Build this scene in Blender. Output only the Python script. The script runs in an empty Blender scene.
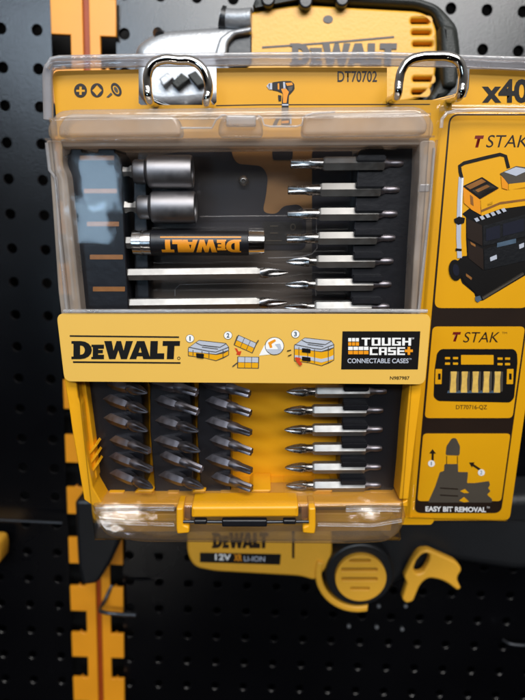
import bpy, bmesh, math, random
from mathutils import Vector, Matrix
random.seed(4)
PI = math.pi
sc = bpy.context.scene
C = sc.collection

# ------------------------------------------------------------------ camera
F = 526.0; CU, CV = 262.5, 350.0            # focal length and centre, in photo pixels
up_c = -Vector((153-CU, -2690.0, -F)).normalized()          # the wall's vertical seen from the camera
xw = (Vector((1, 0, 0)) - up_c*up_c.x).normalized()
yw = up_c.cross(xw)
R3 = Matrix((xw, yw, up_c))                 # camera vector -> world vector
CAM = Vector((0, 0, 1.40))
cd = bpy.data.cameras.new('camera'); cam = bpy.data.objects.new('camera', cd); C.objects.link(cam)
cam.matrix_world = Matrix.Translation(CAM) @ R3.to_4x4()
cd.sensor_fit = 'VERTICAL'; cd.sensor_height = 34.6; cd.lens = 34.6*F/700
cd.clip_start = 0.01; cd.clip_end = 20
cd.dof.use_dof = True; cd.dof.focus_distance = 0.246; cd.dof.aperture_fstop = cd.lens/3.7
sc.camera = cam

class Frame:
    """a plane in the place: local x right, y away from the viewer, z up"""
    def __init__(s, depth, u, v, vpx, vpy):
        down = Vector((vpx-CU, -vpy, -F)).normalized()
        up = R3 @ (-down)
        x = R3 @ ((Vector((1, 0, 0)) - down*down.x).normalized())
        y = up.cross(x)
        s.O = CAM + R3 @ Vector(((u-CU)/F*depth, -(v-CV)/F*depth, -depth))
        s.R = Matrix((x, y, up)).transposed()
        s.Ri = s.R.transposed()
        s.M = Matrix.Translation(s.O) @ s.R.to_4x4()
        s.c = s.Ri @ (CAM - s.O)
    def p(s, u, v, y):
        d = s.Ri @ (R3 @ Vector(((u-CU)/F, -(v-CV)/F, -1)))
        t = (y - s.c.y)/d.y
        q = s.c + d*t
        return (q.x, q.z)
    def pl(s, pts, y): return [s.p(u, v, y) for u, v in pts]
PK = Frame(0.240, 262.5, 348, 272, 1820)     # the hanging pack
WL = Frame(0.415, 262.5, 350, 153, 2690)     # the pegboard wall

# ------------------------------------------------------------------ materials
def lin(c):
    return tuple(((v/255)/12.92 if v/255 <= .04045 else ((v/255+.055)/1.055)**2.4) for v in c) + (1,)
def pbr(name, rgb, rough=.5, metal=0, var=.0, vs=40, bump=0, bs=200, coat=0, spec=.5, rv=.0, coord='Object'):
    m = bpy.data.materials.new(name); m.use_nodes = True
    nt = m.node_tree; b = nt.nodes['Principled BSDF']
    b.inputs['Base Color'].default_value = lin(rgb); b.inputs['Roughness'].default_value = rough
    b.inputs['Metallic'].default_value = metal; b.inputs['Specular IOR Level'].default_value = spec
    if coat: b.inputs['Coat Weight'].default_value = coat; b.inputs['Coat Roughness'].default_value = .12
    tc = nt.nodes.new('ShaderNodeTexCoord')
    if var or rv:
        n = nt.nodes.new('ShaderNodeTexNoise'); n.inputs['Scale'].default_value = vs; n.inputs['Detail'].default_value = 5
        nt.links.new(tc.outputs[coord], n.inputs['Vector'])
        if var:
            r = nt.nodes.new('ShaderNodeMapRange'); r.inputs[1].default_value = .3; r.inputs[2].default_value = .7
            r.inputs[3].default_value = 1-var; r.inputs[4].default_value = 1+var
            nt.links.new(n.outputs['Fac'], r.inputs[0])
            mx = nt.nodes.new('ShaderNodeVectorMath'); mx.operation = 'SCALE'
            mx.inputs[0].default_value = lin(rgb)[:3]; nt.links.new(r.outputs[0], mx.inputs['Scale'])
            nt.links.new(mx.outputs[0], b.inputs['Base Color'])
        if rv:
            r2 = nt.nodes.new('ShaderNodeMapRange'); r2.inputs[1].default_value = .3; r2.inputs[2].default_value = .7
            r2.inputs[3].default_value = max(.02, rough-rv); r2.inputs[4].default_value = rough+rv
            nt.links.new(n.outputs['Fac'], r2.inputs[0]); nt.links.new(r2.outputs[0], b.inputs['Roughness'])
    if bump:
        n2 = nt.nodes.new('ShaderNodeTexNoise'); n2.inputs['Scale'].default_value = bs; n2.inputs['Detail'].default_value = 4
        nt.links.new(tc.outputs[coord], n2.inputs['Vector'])
        bp = nt.nodes.new('ShaderNodeBump'); bp.inputs['Strength'].default_value = bump; bp.inputs['Distance'].default_value = .001
        nt.links.new(n2.outputs['Fac'], bp.inputs['Height']); nt.links.new(bp.outputs[0], b.inputs['Normal'])
    return m
def clear(name, tint=(1, 1, 1), milk=.0, milkrgb=(200, 195, 190), rough=.06, bump=.25, bs=60, ior=1.45, gain=1.0):
    """thin clear plastic: light passes, the surface mirrors by Fresnel, a little milk scatters"""
    m = bpy.data.materials.new(name); m.use_nodes = True
    nt = m.node_tree; N = nt.nodes; L = nt.links; N.clear()
    out = N.new('ShaderNodeOutputMaterial')
    tr = N.new('ShaderNodeBsdfTransparent'); tr.inputs[0].default_value = tint + (1,)
    gl = N.new('ShaderNodeBsdfGlossy'); gl.inputs['Roughness'].default_value = rough
    df = N.new('ShaderNodeBsdfDiffuse'); df.inputs[0].default_value = lin(milkrgb)
    tl = N.new('ShaderNodeBsdfTranslucent'); tl.inputs[0].default_value = lin(milkrgb)
    dm = N.new('ShaderNodeMixShader'); dm.inputs[0].default_value = .4
    L.new(df.outputs[0], dm.inputs[1]); L.new(tl.outputs[0], dm.inputs[2])
    mm = N.new('ShaderNodeMixShader'); mm.inputs[0].default_value = milk
    tc = N.new('ShaderNodeTexCoord')
    if milk:
        n = N.new('ShaderNodeTexNoise'); n.inputs['Scale'].default_value = 45; n.inputs['Detail'].default_value = 3
        L.new(tc.outputs['Object'], n.inputs['Vector'])
        r = N.new('ShaderNodeMapRange'); r.inputs[1].default_value = .3; r.inputs[2].default_value = .7
        r.inputs[3].default_value = milk*.72; r.inputs[4].default_value = min(1, milk*1.28)
        L.new(n.outputs['Fac'], r.inputs[0]); L.new(r.outputs[0], mm.inputs[0])
    L.new(tr.outputs[0], mm.inputs[1]); L.new(dm.outputs[0], mm.inputs[2])
    fr = N.new('ShaderNodeFresnel'); fr.inputs[0].default_value = ior
    g = N.new('ShaderNodeMath'); g.operation = 'MULTIPLY'; g.inputs[1].default_value = gain; g.use_clamp = True
    L.new(fr.outputs[0], g.inputs[0])
    mn = N.new('ShaderNodeMath'); mn.operation = 'MINIMUM'; mn.inputs[1].default_value = .38; L.new(g.outputs[0], mn.inputs[0]); g = mn
    fm = N.new('ShaderNodeMixShader'); L.new(g.outputs[0], fm.inputs[0])
    L.new(mm.outputs[0], fm.inputs[1]); L.new(gl.outputs[0], fm.inputs[2])
    L.new(fm.outputs[0], out.inputs[0])
    if bump:
        n2 = N.new('ShaderNodeTexNoise'); n2.inputs['Scale'].default_value = bs; n2.inputs['Detail'].default_value = 3
        L.new(tc.outputs['Object'], n2.inputs['Vector'])
        bp = N.new('ShaderNodeBump'); bp.inputs['Strength'].default_value = bump; bp.inputs['Distance'].default_value = .002
        L.new(n2.outputs['Fac'], bp.inputs['Height'])
        L.new(bp.outputs[0], gl.inputs['Normal']); L.new(bp.outputs[0], fr.inputs['Normal'])
    return m
M = dict(
    card=pbr('yellow printed card', (222, 158, 5), .42, var=.04, vs=15, bump=.05, bs=40),
    label=pbr('pale yellow label stock', (222, 176, 80), .38, var=.03, vs=12, bump=.04, bs=30),
    tray=pbr('yellow moulded plastic', (225, 158, 18), .38, var=.05, vs=30, bump=.12, bs=300),
    tool=pbr('yellow tool plastic', (222, 162, 48), .42, var=.05, vs=30, bump=.2, bs=500),
    rail=pbr('yellow painted steel', (232, 150, 30), .38, var=.07, vs=25, bump=.06, bs=120),
    groove=pbr('red brown groove', (150, 62, 10), .5, var=.1),
    ink=pbr('black ink', (18, 16, 15), .35, var=.1),
    darkink=pbr('dark brown ink', (34, 22, 14), .4, var=.15),
    redink=pbr('dark red ink', (110, 20, 10), .4),
    greyink=pbr('grey ink', (75, 68, 58), .4, var=.08),
    white=pbr('white ink', (232, 230, 226), .4),
    pale=pbr('pale grey ink', (178, 182, 192), .4, var=.05),
    blueink=pbr('blue grey ink', (70, 88, 104), .4, var=.2, vs=200),
    navy=pbr('dark navy blue', (20, 22, 36), .4, var=.15),
    insert=pbr('smoky brown insert', (92, 82, 74), .45, var=.3, vs=28),
    tan=pbr('tan insert print', (166, 118, 64), .45, var=.22, vs=30),
    amber=pbr('amber plastic', (136, 90, 46), .3, var=.2, vs=150),
    orange=pbr('orange print', (226, 142, 20), .4, var=.05),
    cream=pbr('cream yellow print', (220, 180, 90), .4, var=.15, vs=300),
    red=pbr('red ink', (196, 60, 24), .4),
    black=pbr('black plastic', (22, 23, 25), .36, var=.12, bump=.15, bs=500),
    holder=pbr('black bit holder plastic', (17, 17, 21), .38, var=.15, bump=.12, bs=300),
    rubber=pbr('black rubber', (30, 33, 30), .55, var=.1, bump=.3, bs=900),
    dark=pbr('dark gap', (6, 6, 7), .7, var=.2),
    board=pbr('grey black painted pegboard', (5, 5, 7), .25, var=.10, vs=9, bump=.12, bs=700, rv=.04, spec=.55),
    steelb=pbr('bright cap steel', (225, 222, 218), .2, 1, var=.05, vs=200),
    steel=pbr('satin bit steel', (150, 148, 144), .5, 1, var=.06, vs=300, rv=.06),
    tip=pbr('dark bit steel', (150, 146, 142), .26, 1, var=.12, vs=400, rv=.08),
    gun=pbr('gunmetal socket steel', (135, 133, 134), .48, 1, var=.1, vs=200, rv=.06),
    grit=pbr('dark insert bit steel', (126, 122, 126), .40, 1, var=.15, vs=300, rv=.08),
    chrome=pbr('chrome', (228, 224, 218), .07, 1, rv=.03, vs=80),
    alu=pbr('cast aluminium housing', (168, 170, 173), .45, .7, var=.08, vs=40, bump=.25, bs=500),
    wire=pbr('dark wire', (62, 64, 68), .3, .6, var=.1),
    clear=clear('clear blister plastic', (.97, .97, .98), .0, gain=1.0, bump=.16, bs=26, rough=.045),
    trayc=clear('clear tray plastic', (.97, .96, .95), .07, (220, 205, 190), gain=1.3, bump=.3, bs=40, rough=.07),
    innerc=clear('thin inner lid plastic', (.98, .97, .96), .05, (190, 180, 170), gain=.6, bump=.2, bs=40, rough=.1),
    housing=pbr('charcoal tool plastic', (24, 25, 27), .42, var=.1, bump=.2, bs=500),
    rim=clear('clear folded plastic rim', (.95, .95, .97), .42, (205, 203, 206), gain=1.7, bump=.55, bs=55, rough=.09),
    frost=clear('frosted case plastic', (.97, .95, .93), .44, (232, 214, 196), gain=1.2, bump=.3, bs=45, rough=.12),
    frost2=clear('hazy case plastic', (.97, .96, .95), .24, (232, 220, 208), gain=1.3, bump=.35, bs=50, rough=.1),
    smoke=clear('smoky case plastic', (.95, .93, .90), .12, (190, 170, 155), gain=1.0, bump=.4, bs=60, rough=.10),
    edge=clear('bright moulded edge', (.95, .95, .97), .34, (232, 230, 230), gain=2.2, bump=.6, bs=110, rough=.07),
)

# ------------------------------------------------------------------ object helpers
def tag(o, label=None, cat=None, group=None, kind=None):
    if label: o['label'] = label
    if cat: o['category'] = cat
    if group: o['group'] = group
    if kind: o['kind'] = kind
    return o
def empty(name, mat, label, cat, group=None):
    o = bpy.data.objects.new(name, None); C.objects.link(o); o.matrix_world = mat; o.empty_display_size = .01
    return tag(o, label, cat, group)
def link(name, me, mat, parent=None, mw=None, smooth=False):
    o = bpy.data.objects.new(name, me); C.objects.link(o)
    me.materials.clear(); me.materials.append(M[mat] if isinstance(mat, str) else mat)
    if parent: o.parent = parent
    elif mw is not None: o.matrix_world = mw
    if smooth:
        for p in me.polygons: p.use_smooth = True
        try: me.set_sharp_from_angle(angle=math.radians(38))
        except Exception: pass
    return o
def fillet(pts, r, n=6):
    """round the corners of a closed polygon"""
    out = []; k = len(pts)
    for i in range(k):
        a, b, c = Vector(pts[i-1]), Vector(pts[i]), Vector(pts[(i+1) % k])
        rr = r[i] if isinstance(r, (list, tuple)) else r
        d1, d2 = (a-b), (c-b); l1, l2 = d1.length, d2.length
        q = min(rr, l1*.49, l2*.49)
        if q <= 1e-7: out.append(tuple(b)); continue
        p0, p2 = b+d1/l1*q, b+d2/l2*q
        for j in range(n+1):
            t = j/n
            out.append(tuple(p0*(1-t)**2 + b*2*t*(1-t) + p2*t*t))
    return out
def flat_me(outs, y0, y1, bev=0, seg=2):
    """outlines (first outer, then holes) in local x,z -> solid from y0 (front) to y1 (back)"""
    cu = bpy.data.curves.new('c', 'CURVE'); cu.dimensions = '2D'; cu.fill_mode = 'BOTH'
    for pts in outs:
        s = cu.splines.new('POLY'); s.points.add(len(pts)-1)
        for i, (x, z) in enumerate(pts): s.points[i].co = (x, z, 0, 1)
        s.use_cyclic_u = True
    h = abs(y1-y0)/2
    cu.extrude = max(h-bev, 0); cu.bevel_depth = bev; cu.bevel_resolution = seg; cu.offset = -bev
    o = bpy.data.objects.new('t', cu); C.objects.link(o)
    me = bpy.data.meshes.new_from_object(o); bpy.data.objects.remove(o); bpy.data.curves.remove(cu)
    ym = (y0+y1)/2
    me.transform(Matrix(((1, 0, 0, 0), (0, 0, -1, ym), (0, 1, 0, 0), (0, 0, 0, 1))))
    return me
def flat(name, outs, y0, y1, mat, parent=None, bev=0, mw=None, seg=2):
    if not isinstance(outs[0][0], (tuple, list)): outs = [outs]
    return link(name, flat_me(outs, y0, y1, bev, seg), mat, parent, mw, smooth=bev > 0)
def circ(cx, cz, r, n=24, sx=1, sz=1, a0=0, a1=2*PI):
    full = abs(a1-a0-2*PI) < 1e-6
    return [(cx+r*sx*math.cos(a0+(a1-a0)*i/(n if full else n-1)), cz+r*sz*math.sin(a0+(a1-a0)*i/(n if full else n-1))) for i in range(n)]
def rect(u0, v0, u1, v1): return [(u0, v0), (u1, v0), (u1, v1), (u0, v1)]
def box_bm(bm, x0, x1, y0, y1, z0, z1):
    v = [bm.verts.new((x, y, z)) for x in (x0, x1) for y in (y0, y1) for z in (z0, z1)]
    for f in ((0, 1, 3, 2), (4, 6, 7, 5), (0, 4, 5, 1), (2, 3, 7, 6), (0, 2, 6, 4), (1, 5, 7, 3)):
        bm.faces.new([v[i] for i in f])
def bm_me(bm):
    me = bpy.data.meshes.new('m'); bmesh.ops.recalc_face_normals(bm, faces=bm.faces[:]); bm.to_mesh(me); bm.free(); return me
def bev_me(me, w, seg=2):
    bm = bmesh.new(); bm.from_mesh(me)
    bmesh.ops.bevel(bm, geom=bm.edges[:], offset=w, segments=seg, affect='EDGES', clamp_overlap=True)
    return bm_me(bm)
def revolve(prof, sides=24, phase=0, flute=0, nf=4, f0=0, f1=0, mod=None):
    """profile [(x, r)] round the x axis; mod(x, a, r) reshapes"""
    bm = bmesh.new(); rings = []
    for x, r in prof:
        ring = []
        for i in range(sides):
            a = phase+2*PI*i/sides
            rr = mod(x, a, r) if mod else r
            ring.append(bm.verts.new((x, rr*math.cos(a), rr*math.sin(a))))
        rings.append(ring)
    for a, b in zip(rings, rings[1:]):
        for i in range(sides): bm.faces.new((a[i], a[(i+1) % sides], b[(i+1) % sides], b[i]))
    bm.faces.new(rings[0]); bm.faces.new(rings[-1])
    return bm_me(bm)
def tube_me(pts, r, closed=False, res=6, scale_y=1):
    cu = bpy.data.curves.new('c', 'CURVE'); cu.dimensions = '3D'
    s = cu.splines.new('BEZIER'); s.bezier_points.add(len(pts)-1)
    for i, p in enumerate(pts):
        b = s.bezier_points[i]; b.co = p; b.handle_left_type = b.handle_right_type = 'AUTO'
    s.use_cyclic_u = closed; s.resolution_u = 10
    cu.bevel_depth = r; cu.bevel_resolution = res; cu.use_fill_caps = True
    o = bpy.data.objects.new('t', cu); C.objects.link(o)
    me = bpy.data.meshes.new_from_object(o); bpy.data.objects.remove(o); bpy.data.curves.remove(cu)
    return me
def text_me(body, offset=0, shear=0, space=1.0):
    cu = bpy.data.curves.new('t', 'FONT'); cu.body = body; cu.size = 1; cu.offset = offset; cu.shear = shear; cu.space_character = space
    cu.resolution_u = 4
    o = bpy.data.objects.new('t', cu); C.objects.link(o)
    me = bpy.data.meshes.new_from_object(o); bpy.data.objects.remove(o); bpy.data.curves.remove(cu)
    return me
def fit(me, a, b, c, y):
    """lay a flat mesh (x,y) so that its box's lower left, lower right, upper left fall on a, b, c"""
    xs = [v.co.x for v in me.vertices]; ys = [v.co.y for v in me.vertices]
    x0, x1, y0, y1 = min(xs), max(xs), min(ys), max(ys)
    for v in me.vertices:
        s = (v.co.x-x0)/(x1-x0); t = (v.co.y-y0)/(y1-y0)
        v.co = (a[0]+(b[0]-a[0])*s+(c[0]-a[0])*t, y, a[1]+(b[1]-a[1])*s+(c[1]-a[1])*t)
    return me
def text(fr, body, u0, v0, u1, v1, y, mat, parent, offset=.0, shear=0, space=1.0, dv=0, name='lettering', label=None):
    """writing whose box spans the given photo pixels on the plane y of frame fr; dv = drop of the right end"""
    me = fit(text_me(body, offset, shear, space), fr.p(u0, v1, y), fr.p(u1, v1+dv, y), fr.p(u0, v0, y), y)
    o = link(name, me, mat, parent)
    if label: o['label'] = label
    return o
# the heavy capitals of the maker's wordmark, one unit high
def arcD(x0, x1, z0, z1, n=9):
    return [(x0+(x1-x0)*math.sin(t*PI/(n-1)) , (z0+z1)/2-(z1-z0)/2*math.cos(t*PI/(n-1))) for t in range(n)]
GL = {
 'D': (1.0, [[(0, 0)]+arcD(.45, 1.0, 0, 1)+[(0, 1), (0, .86), (.10, .86), (.10, .14), (0, .14)], [(.42, .24)]+[(.42, .24)]+arcD(.46, .66, .24, .76)[1:-1]+[(.42, .76)]]),
 'E': (.66, [[(0, 0), (.62, 0), (.62, .24), (.33, .24), (.33, .33), (.56, .33), (.56, .51), (.33, .51), (.33, .58), (.61, .58), (.61, .80), (0, .80), (0, .68), (.07, .68), (.07, .12), (0, .12)]]),
 'W': (1.36, [[(0, 1), (.36, 1), (.46, .46), (.60, 1), (.82, 1), (.96, .46), (1.06, 1), (1.40, 1), (1.13, 0), (.84, 0), (.70, .5), (.56, 0), (.26, 0)]]),
 'A': (.98, [[(0, 0), (.33, 0), (.37, .16), (.64, .16), (.68, 0), (1.04, 0), (.70, 1), (.34, 1)], [(.43, .36), (.59, .36), (.51, .68)]]),
 'L': (.70, [[(0, 0), (.70, 0), (.70, .32), (.36, .32), (.36, 1), (0, 1)]]),
 'T': (.84, [[(.24, 0), (.58, 0), (.58, .74), (.84, .74), (.84, 1), (0, 1), (0, .74), (.24, .74)]]),
}
def wordmark(fr, u0, v0, u1, v1, y, mat, parent, flip=False, thick=.00012, label=None):
    adv = 0; outs = []
    for k in 'DEWALT':
        w, ol = GL[k]
        for o_ in ol: outs.append([(x+adv, z) for x, z in o_])
        adv += w + {'D': -.02, 'E': -.04, 'W': -.10, 'A': .02, 'L': -.10, 'T': 0}[k]
    a, b, c = fr.p(u0, v1, y), fr.p(u1, v1, y), fr.p(u0, v0, y)
    if flip: a, b, c = fr.p(u1, v0, y), fr.p(u0, v0, y), fr.p(u1, v1, y)
    f = lambda x, z: (a[0]+(b[0]-a[0])*x/adv+(c[0]-a[0])*z, a[1]+(b[1]-a[1])*x/adv+(c[1]-a[1])*z)
    o = flat('wordmark', [[f(x, z) for x, z in p] for p in outs], y-thick, y, mat, parent)
    if label: o['label'] = label
    return o
def pr(name, px, y, mat, parent, r=0, th=.0001, fr=PK, holes=()):
    """a printed patch: photo-pixel outline on plane y, th thick"""
    outs = [fillet(fr.pl(px, y), r)] + [fr.pl(h, y) for h in holes]
    return flat(name, outs, y-th, y, mat, parent)
def stroke(px, w):
    """a line of width w (px) as polygons' outline"""
    L, Rr = [], []
    for i, p in enumerate(px):
        a = Vector(px[max(i-1, 0)]); b = Vector(px[min(i+1, len(px)-1)])
        d = (b-a).normalized(); n = Vector((-d.y, d.x))*w/2
        L.append(tuple(Vector(p)+n)); Rr.append(tuple(Vector(p)-n))
    return L+Rr[::-1]

# ================================================================== THE WALL
def pegboard(name, x0, x1, z0, z1, hx, hz, pitch=.0254, r=.0035, th=.0035, y0=0):
    bm = bmesh.new(); n = 20
    i0 = math.floor((x0-hx)/pitch); i1 = math.ceil((x1-hx)/pitch)
    j0 = math.floor((z0-hz)/pitch); j1 = math.ceil((z1-hz)/pitch)
    sq = []
    for k in range(n):
        a = 2*PI*(k+.5)/n; c, s = math.cos(a), math.sin(a); m = max(abs(c), abs(s)); sq.append((c/m/2, s/m/2))
    sq = [(.5*round(a*2) if abs(abs(a)-.5) < 1e-6 else a, b) for a, b in sq]
    for i in range(i0, i1+1):
        for j in range(j0, j1+1):
            cx, cz = hx+i*pitch, hz+j*pitch
            inn = (x0+.005 < cx < x1-.005)
            def cl(x): return min(max(x, x0), x1)
            if not inn:
                a, b = cl(cx-pitch/2), cl(cx+pitch/2)
                if b-a > 1e-5:
                    bm.faces.new([bm.verts.new(p) for p in ((a, y0, cz-pitch/2), (b, y0, cz-pitch/2), (b, y0, cz+pitch/2), (a, y0, cz+pitch/2))])
                continue
            def ring(k, rad, y): a = 2*PI*(k+.5)/n; return (cx+rad*math.cos(a), y, cz+rad*math.sin(a))
            R0 = [bm.verts.new(ring(k, r+.0005, y0)) for k in range(n)]
            R1 = [bm.verts.new(ring(k, r, y0+.0006)) for k in range(n)]
            R2 = [bm.verts.new(ring(k, r, y0+th)) for k in range(n)]
            O = [bm.verts.new((cl(cx+a*pitch), y0, cz+b*pitch)) for a, b in sq]
            for k in range(n):
                k2 = (k+1) % n
                bm.faces.new((R0[k], R0[k2], R1[k2], R1[k])); bm.faces.new((R1[k], R1[k2], R2[k2], R2[k]))
                bm.faces.new((O[k], O[k2], R0[k2], R0[k]))
                # fill the corner of the square where the ring of outer points turns
                (a, b), (a2, b2) = sq[k], sq[k2]
                if abs(a-a2) > 1e-6 and abs(b-b2) > 1e-6:
                    ca = a if abs(abs(a)-.5) < 1e-6 else a2; cb = b if abs(abs(b)-.5) < 1e-6 else b2
                    bm.faces.new((O[k], bm.verts.new((cl(cx+ca*pitch), y0, cz+cb*pitch)), O[k2]))
    o = link(name, bm_me(bm), 'board', None, WL.M)
    return tag(o, kind='structure')
xl = WL.p(51, 250, 0)[0]; xr = WL.p(116, 20, 0)[0]
xl = WL.p(51, 28, 0)[0]
ha = WL.p(40, 107, 0); hb = WL.p(487, 10, 0)
pegboard('wall_left', -.55, xl, -.40, .36, ha[0], ha[1])
pegboard('wall_right', xr, .55, -.40, .36, hb[0], hb[1])
tag(flat('wall_back', [(-.6, -.45), (.6, -.45), (.6, .42), (-.6, .42)], .030, .032, 'dark', None, mw=WL.M), kind='structure')

# ------------------------------------------------------------------ the yellow notched rail
rail = empty('display_rail', WL.M, 'tall yellow notched metal rail between the two dark pegboard panels at left', 'rail')
yr = -.006
X = lambda u, v=28: WL.p(u, v, yr)[0]
Zv = lambda v, u=90: WL.p(u, v, yr)[1]
xa, xb, xc, xd = X(51), X(70.5), X(100), X(116)
tabs = [(Zv(435, 70), Zv(464, 70)), (Zv(488, 72), Zv(516, 72)), (Zv(588, 72), Zv(611, 72)), (Zv(633, 72), Zv(655, 72))]
per = (tabs[0][0]-tabs[3][0])/4; th_ = (tabs[0][0]-tabs[0][1]+tabs[2][0]-tabs[2][1])/2
ztop = tabs[0][0]
def rail_side(xin, xout):
    pts = []; k = 4
    z = ztop+per*10
    pts = []
    for i in range(20):
        zt = ztop+per*(9-i); zb = zt-th_
        pts += [(xin, zt-.0), (xin+(xout-xin)*.30, zt), (xin+(xout-xin)*.42, zt+.0022), (xin+(xout-xin)*.55, zt), (xout, zt), (xout, zb), (xin, zb)]
    return pts
left = rail_side(xb, xa); right = rail_side(xc, xd)
xm0, xm1 = X(82.5), X(89.5)
lo = [(xm0, left[-1][1]-.02), (xm0, left[0][1]+.02)] + [(xb, left[0][1]+.02)] + left + [(xb, left[-1][1]-.02)]
ro = [(xm1, left[-1][1]-.02), (xm1, left[0][1]+.02)] + [(xc, left[0][1]+.02)] + right + [(xc, left[-1][1]-.02)]
flat('flange', lo, yr, yr+.003, 'rail', rail, bev=.0004)
flat('flange', ro, yr, yr+.003, 'rail', rail, bev=.0004)
flat('groove', [(xm0-.001, lo[0][1]), (xm1+.001, lo[0][1]), (xm1+.001, lo[1][1]), (xm0-.001, lo[1][1])], yr+.0032, yr+.012, 'groove', rail)

# added grey plugs standing in for peg holes lit from behind, lower right
for k, (u, v, lab) in enumerate([(349, 627, 'grey plug for a lit peg hole under the round vent, left of three'), (377, 628, 'grey plug for a lit peg hole between two others below the round vent'),
                            (402.5, 630, 'grey plug for a lit peg hole below the yellow trigger guard, right of three'), (379, 607, 'lone grey plug for a lit peg hole just under the lower yellow arc'),
                            (406, 607, 'grey plug for a lit peg hole touching the foot of the yellow trigger guard')]):
    x, z = WL.p(u, v, -.002)
    s = link('screw', revolve([(-.004, .0012), (-.0008, .0013), (0, .0019), (.0008, .0017), (.001, .0008)], 12), 'alu', None, None, True)
    s.matrix_world = WL.M @ Matrix.Translation((x, -.001, z)) @ Matrix.Rotation(-PI/2, 4, 'Z') @ Matrix.Scale(.8, 4)
    tag(s, lab, 'screw', 'grey plugs for lit holes in the lower pegboard')

# wire hooks on the board
x, z = WL.p(100, 611, -.02)
def W3(u, v, y): a = WL.p(u, v, y); return (a[0], y, a[1])
wh = link('wire_hook', tube_me([W3(112, 585, -.004), W3(104, 602, -.012), W3(100, 610, -.022), W3(103, 612, -.026), W3(118, 614, -.027), W3(136, 615, -.028)], .0016), 'wire', None, WL.M, True)
tag(wh, 'bent dark wire hook crossing the yellow rail near the bottom', 'hook')
wh = link('wire_hook', tube_me([W3(503, 640, -.01), W3(508, 643, -.014), W3(518, 645, -.016), W3(534, 645, -.016)], .0011), 'wire', None, WL.M, True)
tag(wh, 'pale wire hook end at the lower right edge of the pegboard', 'hook')
wh = link('wire_rod', tube_me([W3(-60, 517, -.01), W3(20, 521, -.01), W3(62, 523, -.01)], .0009), 'wire', None, WL.M, True)
tag(wh, 'thin dark horizontal wire rod on the left pegboard', 'rod')
# dark sheath hanging in front of the rail, and the yellow corner of a neighbour product
sh = flat('tool_sheath', fillet(WL.pl([(76, 498), (112, 498), (121, 540), (112, 560), (99, 581), (84, 583), (79, 560)], -.03), .004), -.034, -.014, 'black', None, bev=.003, mw=WL.M)
tag(sh, 'black plastic sheath hanging over the yellow rail beneath the case', 'sheath')
nb = flat('hanging_product', fillet(WL.pl([(-60, 537), (1, 539), (3, 548), (2, 562), (-60, 566)], -.02), .004), -.026, -.008, 'tool', None, bev=.002, mw=WL.M)
tag(nb, 'yellow edge of a product hanging at the far left', 'packaging')

# ================================================================== TOP TOOL (saw hung above, behind the pack)
ts = empty('power_saw', WL.M @ Matrix.Translation((0, -.03, .13)), 'yellow power saw with silver nose and black grip, hung above the pack', 'power tool')
off = Matrix.Translation((0, .03, -.13))
def sub(o):
    o.data.transform(off); return o
yt = -.050
body = fillet(WL.pl([(247, 14), (262, 9), (300, 4), (345, 7), (420, 11), (432, 17), (437, 30), (438, 54), (434, 84), (424, 97), (400, 103), (248, 106), (246, 60)], yt),
              [.002, .01, .01, .01, .01, .006, .006, .02, .01, .01, .01, .004, .01])
def slotpx(u0, v, u1, h): return rect(u0, v-h/2, u1, v+h/2)
hol = [fillet(WL.pl(slotpx(*q), yt), .0014) for q in ((411, 21, 430, 5), (412, 32.5, 431, 4), (413, 44, 433, 4), (413, 79, 433, 4.5), (412, 92, 428, 4.5))]
sub(flat('body', [body]+hol, yt, -.012, 'tool', ts, bev=.0015))
sub(flat('vent', fillet(WL.pl(rect(405, 15, 434, 100), yt+.004), .002), yt+.006, yt+.009, 'darkink', ts))
grip = WL.pl([(250, 6), (300, -4), (380, -3), (415, -1), (436, 6), (446, 16), (456, 28), (459, 52), (458, 80), (446, 98), (425, 104), (440, 80), (443, 40), (432, 14), (415, 8), (345, 4), (300, 1), (262, 8)], yt)
sub(flat('grip', fillet(grip, .004), yt-.004, -.010, 'rubber', ts, bev=.003))
sub(flat('grip_cuff', fillet(WL.pl([(440, 24), (455, 27), (459, 52), (457, 88), (443, 88), (441, 50)], yt-.006), .003), yt-.008, -.012, 'rubber', ts, bev=.003))
for pts in ([(140, 6), (262, 6)],):
    pass
for (u, v) in ((268, 3), (305, 5), (341, 3)):
    a = WL.p(u, v, yt); sub(flat('bolt_head', circ(a[0], a[1], .0042, 16), yt-.006, yt, 'black', ts, bev=.001))
a = WL.p(328, 19.5, yt); sub(flat('screw', circ(a[0], a[1], .0022, 14, 1.4), yt-.0005, yt+.002, 'darkink', ts))
# raised name plate, its line and the big wordmark
sub(flat('moulding_line', WL.pl(stroke([(262, 47.5), (300, 45), (350, 41), (394, 37)], 1.8), yt), yt-.0004, yt, 'darkink', ts))
w = wordmark(WL, 290, 43.5, 396, 66, yt-.0002, 'darkink', ts, thick=.0006); sub(w)
nose = fillet(WL.pl([(136, 47), (150, 36), (165, 31), (222, 27), (236, 24), (250, 20), (250, 104), (214, 104), (180, 108), (150, 108), (134, 90)], yt+.006), [.004, .01, .01, .01, .01, .002, .002, .01, .01, .01, .01])
win = fillet(WL.pl([(228, 42), (236, 36), (252, 34), (252, 70), (228, 70)], yt+.006), .003)
sub(flat('nose_housing', [nose], yt+.002, -.008, 'alu', ts, bev=.006, seg=4))
sub(flat('nose_recess', win, yt-.001, yt+.010, 'black', ts, bev=.001))
rib = WL.pl([(214, 60), (220, 40), (230, 33), (252, 29), (252, 35), (235, 38), (228, 46), (226, 64)], yt-.001)
sub(flat('nose_rib', fillet(rib, .002), yt-.006, yt+.01, 'alu', ts, bev=.0018, seg=3))
sub(link('blade_clamp', tube_me([W3(222, 18, yt+.004), W3(236, 19, yt+.002), W3(252, 18, yt)], .0055), 'alu', ts, None, True))
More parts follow.
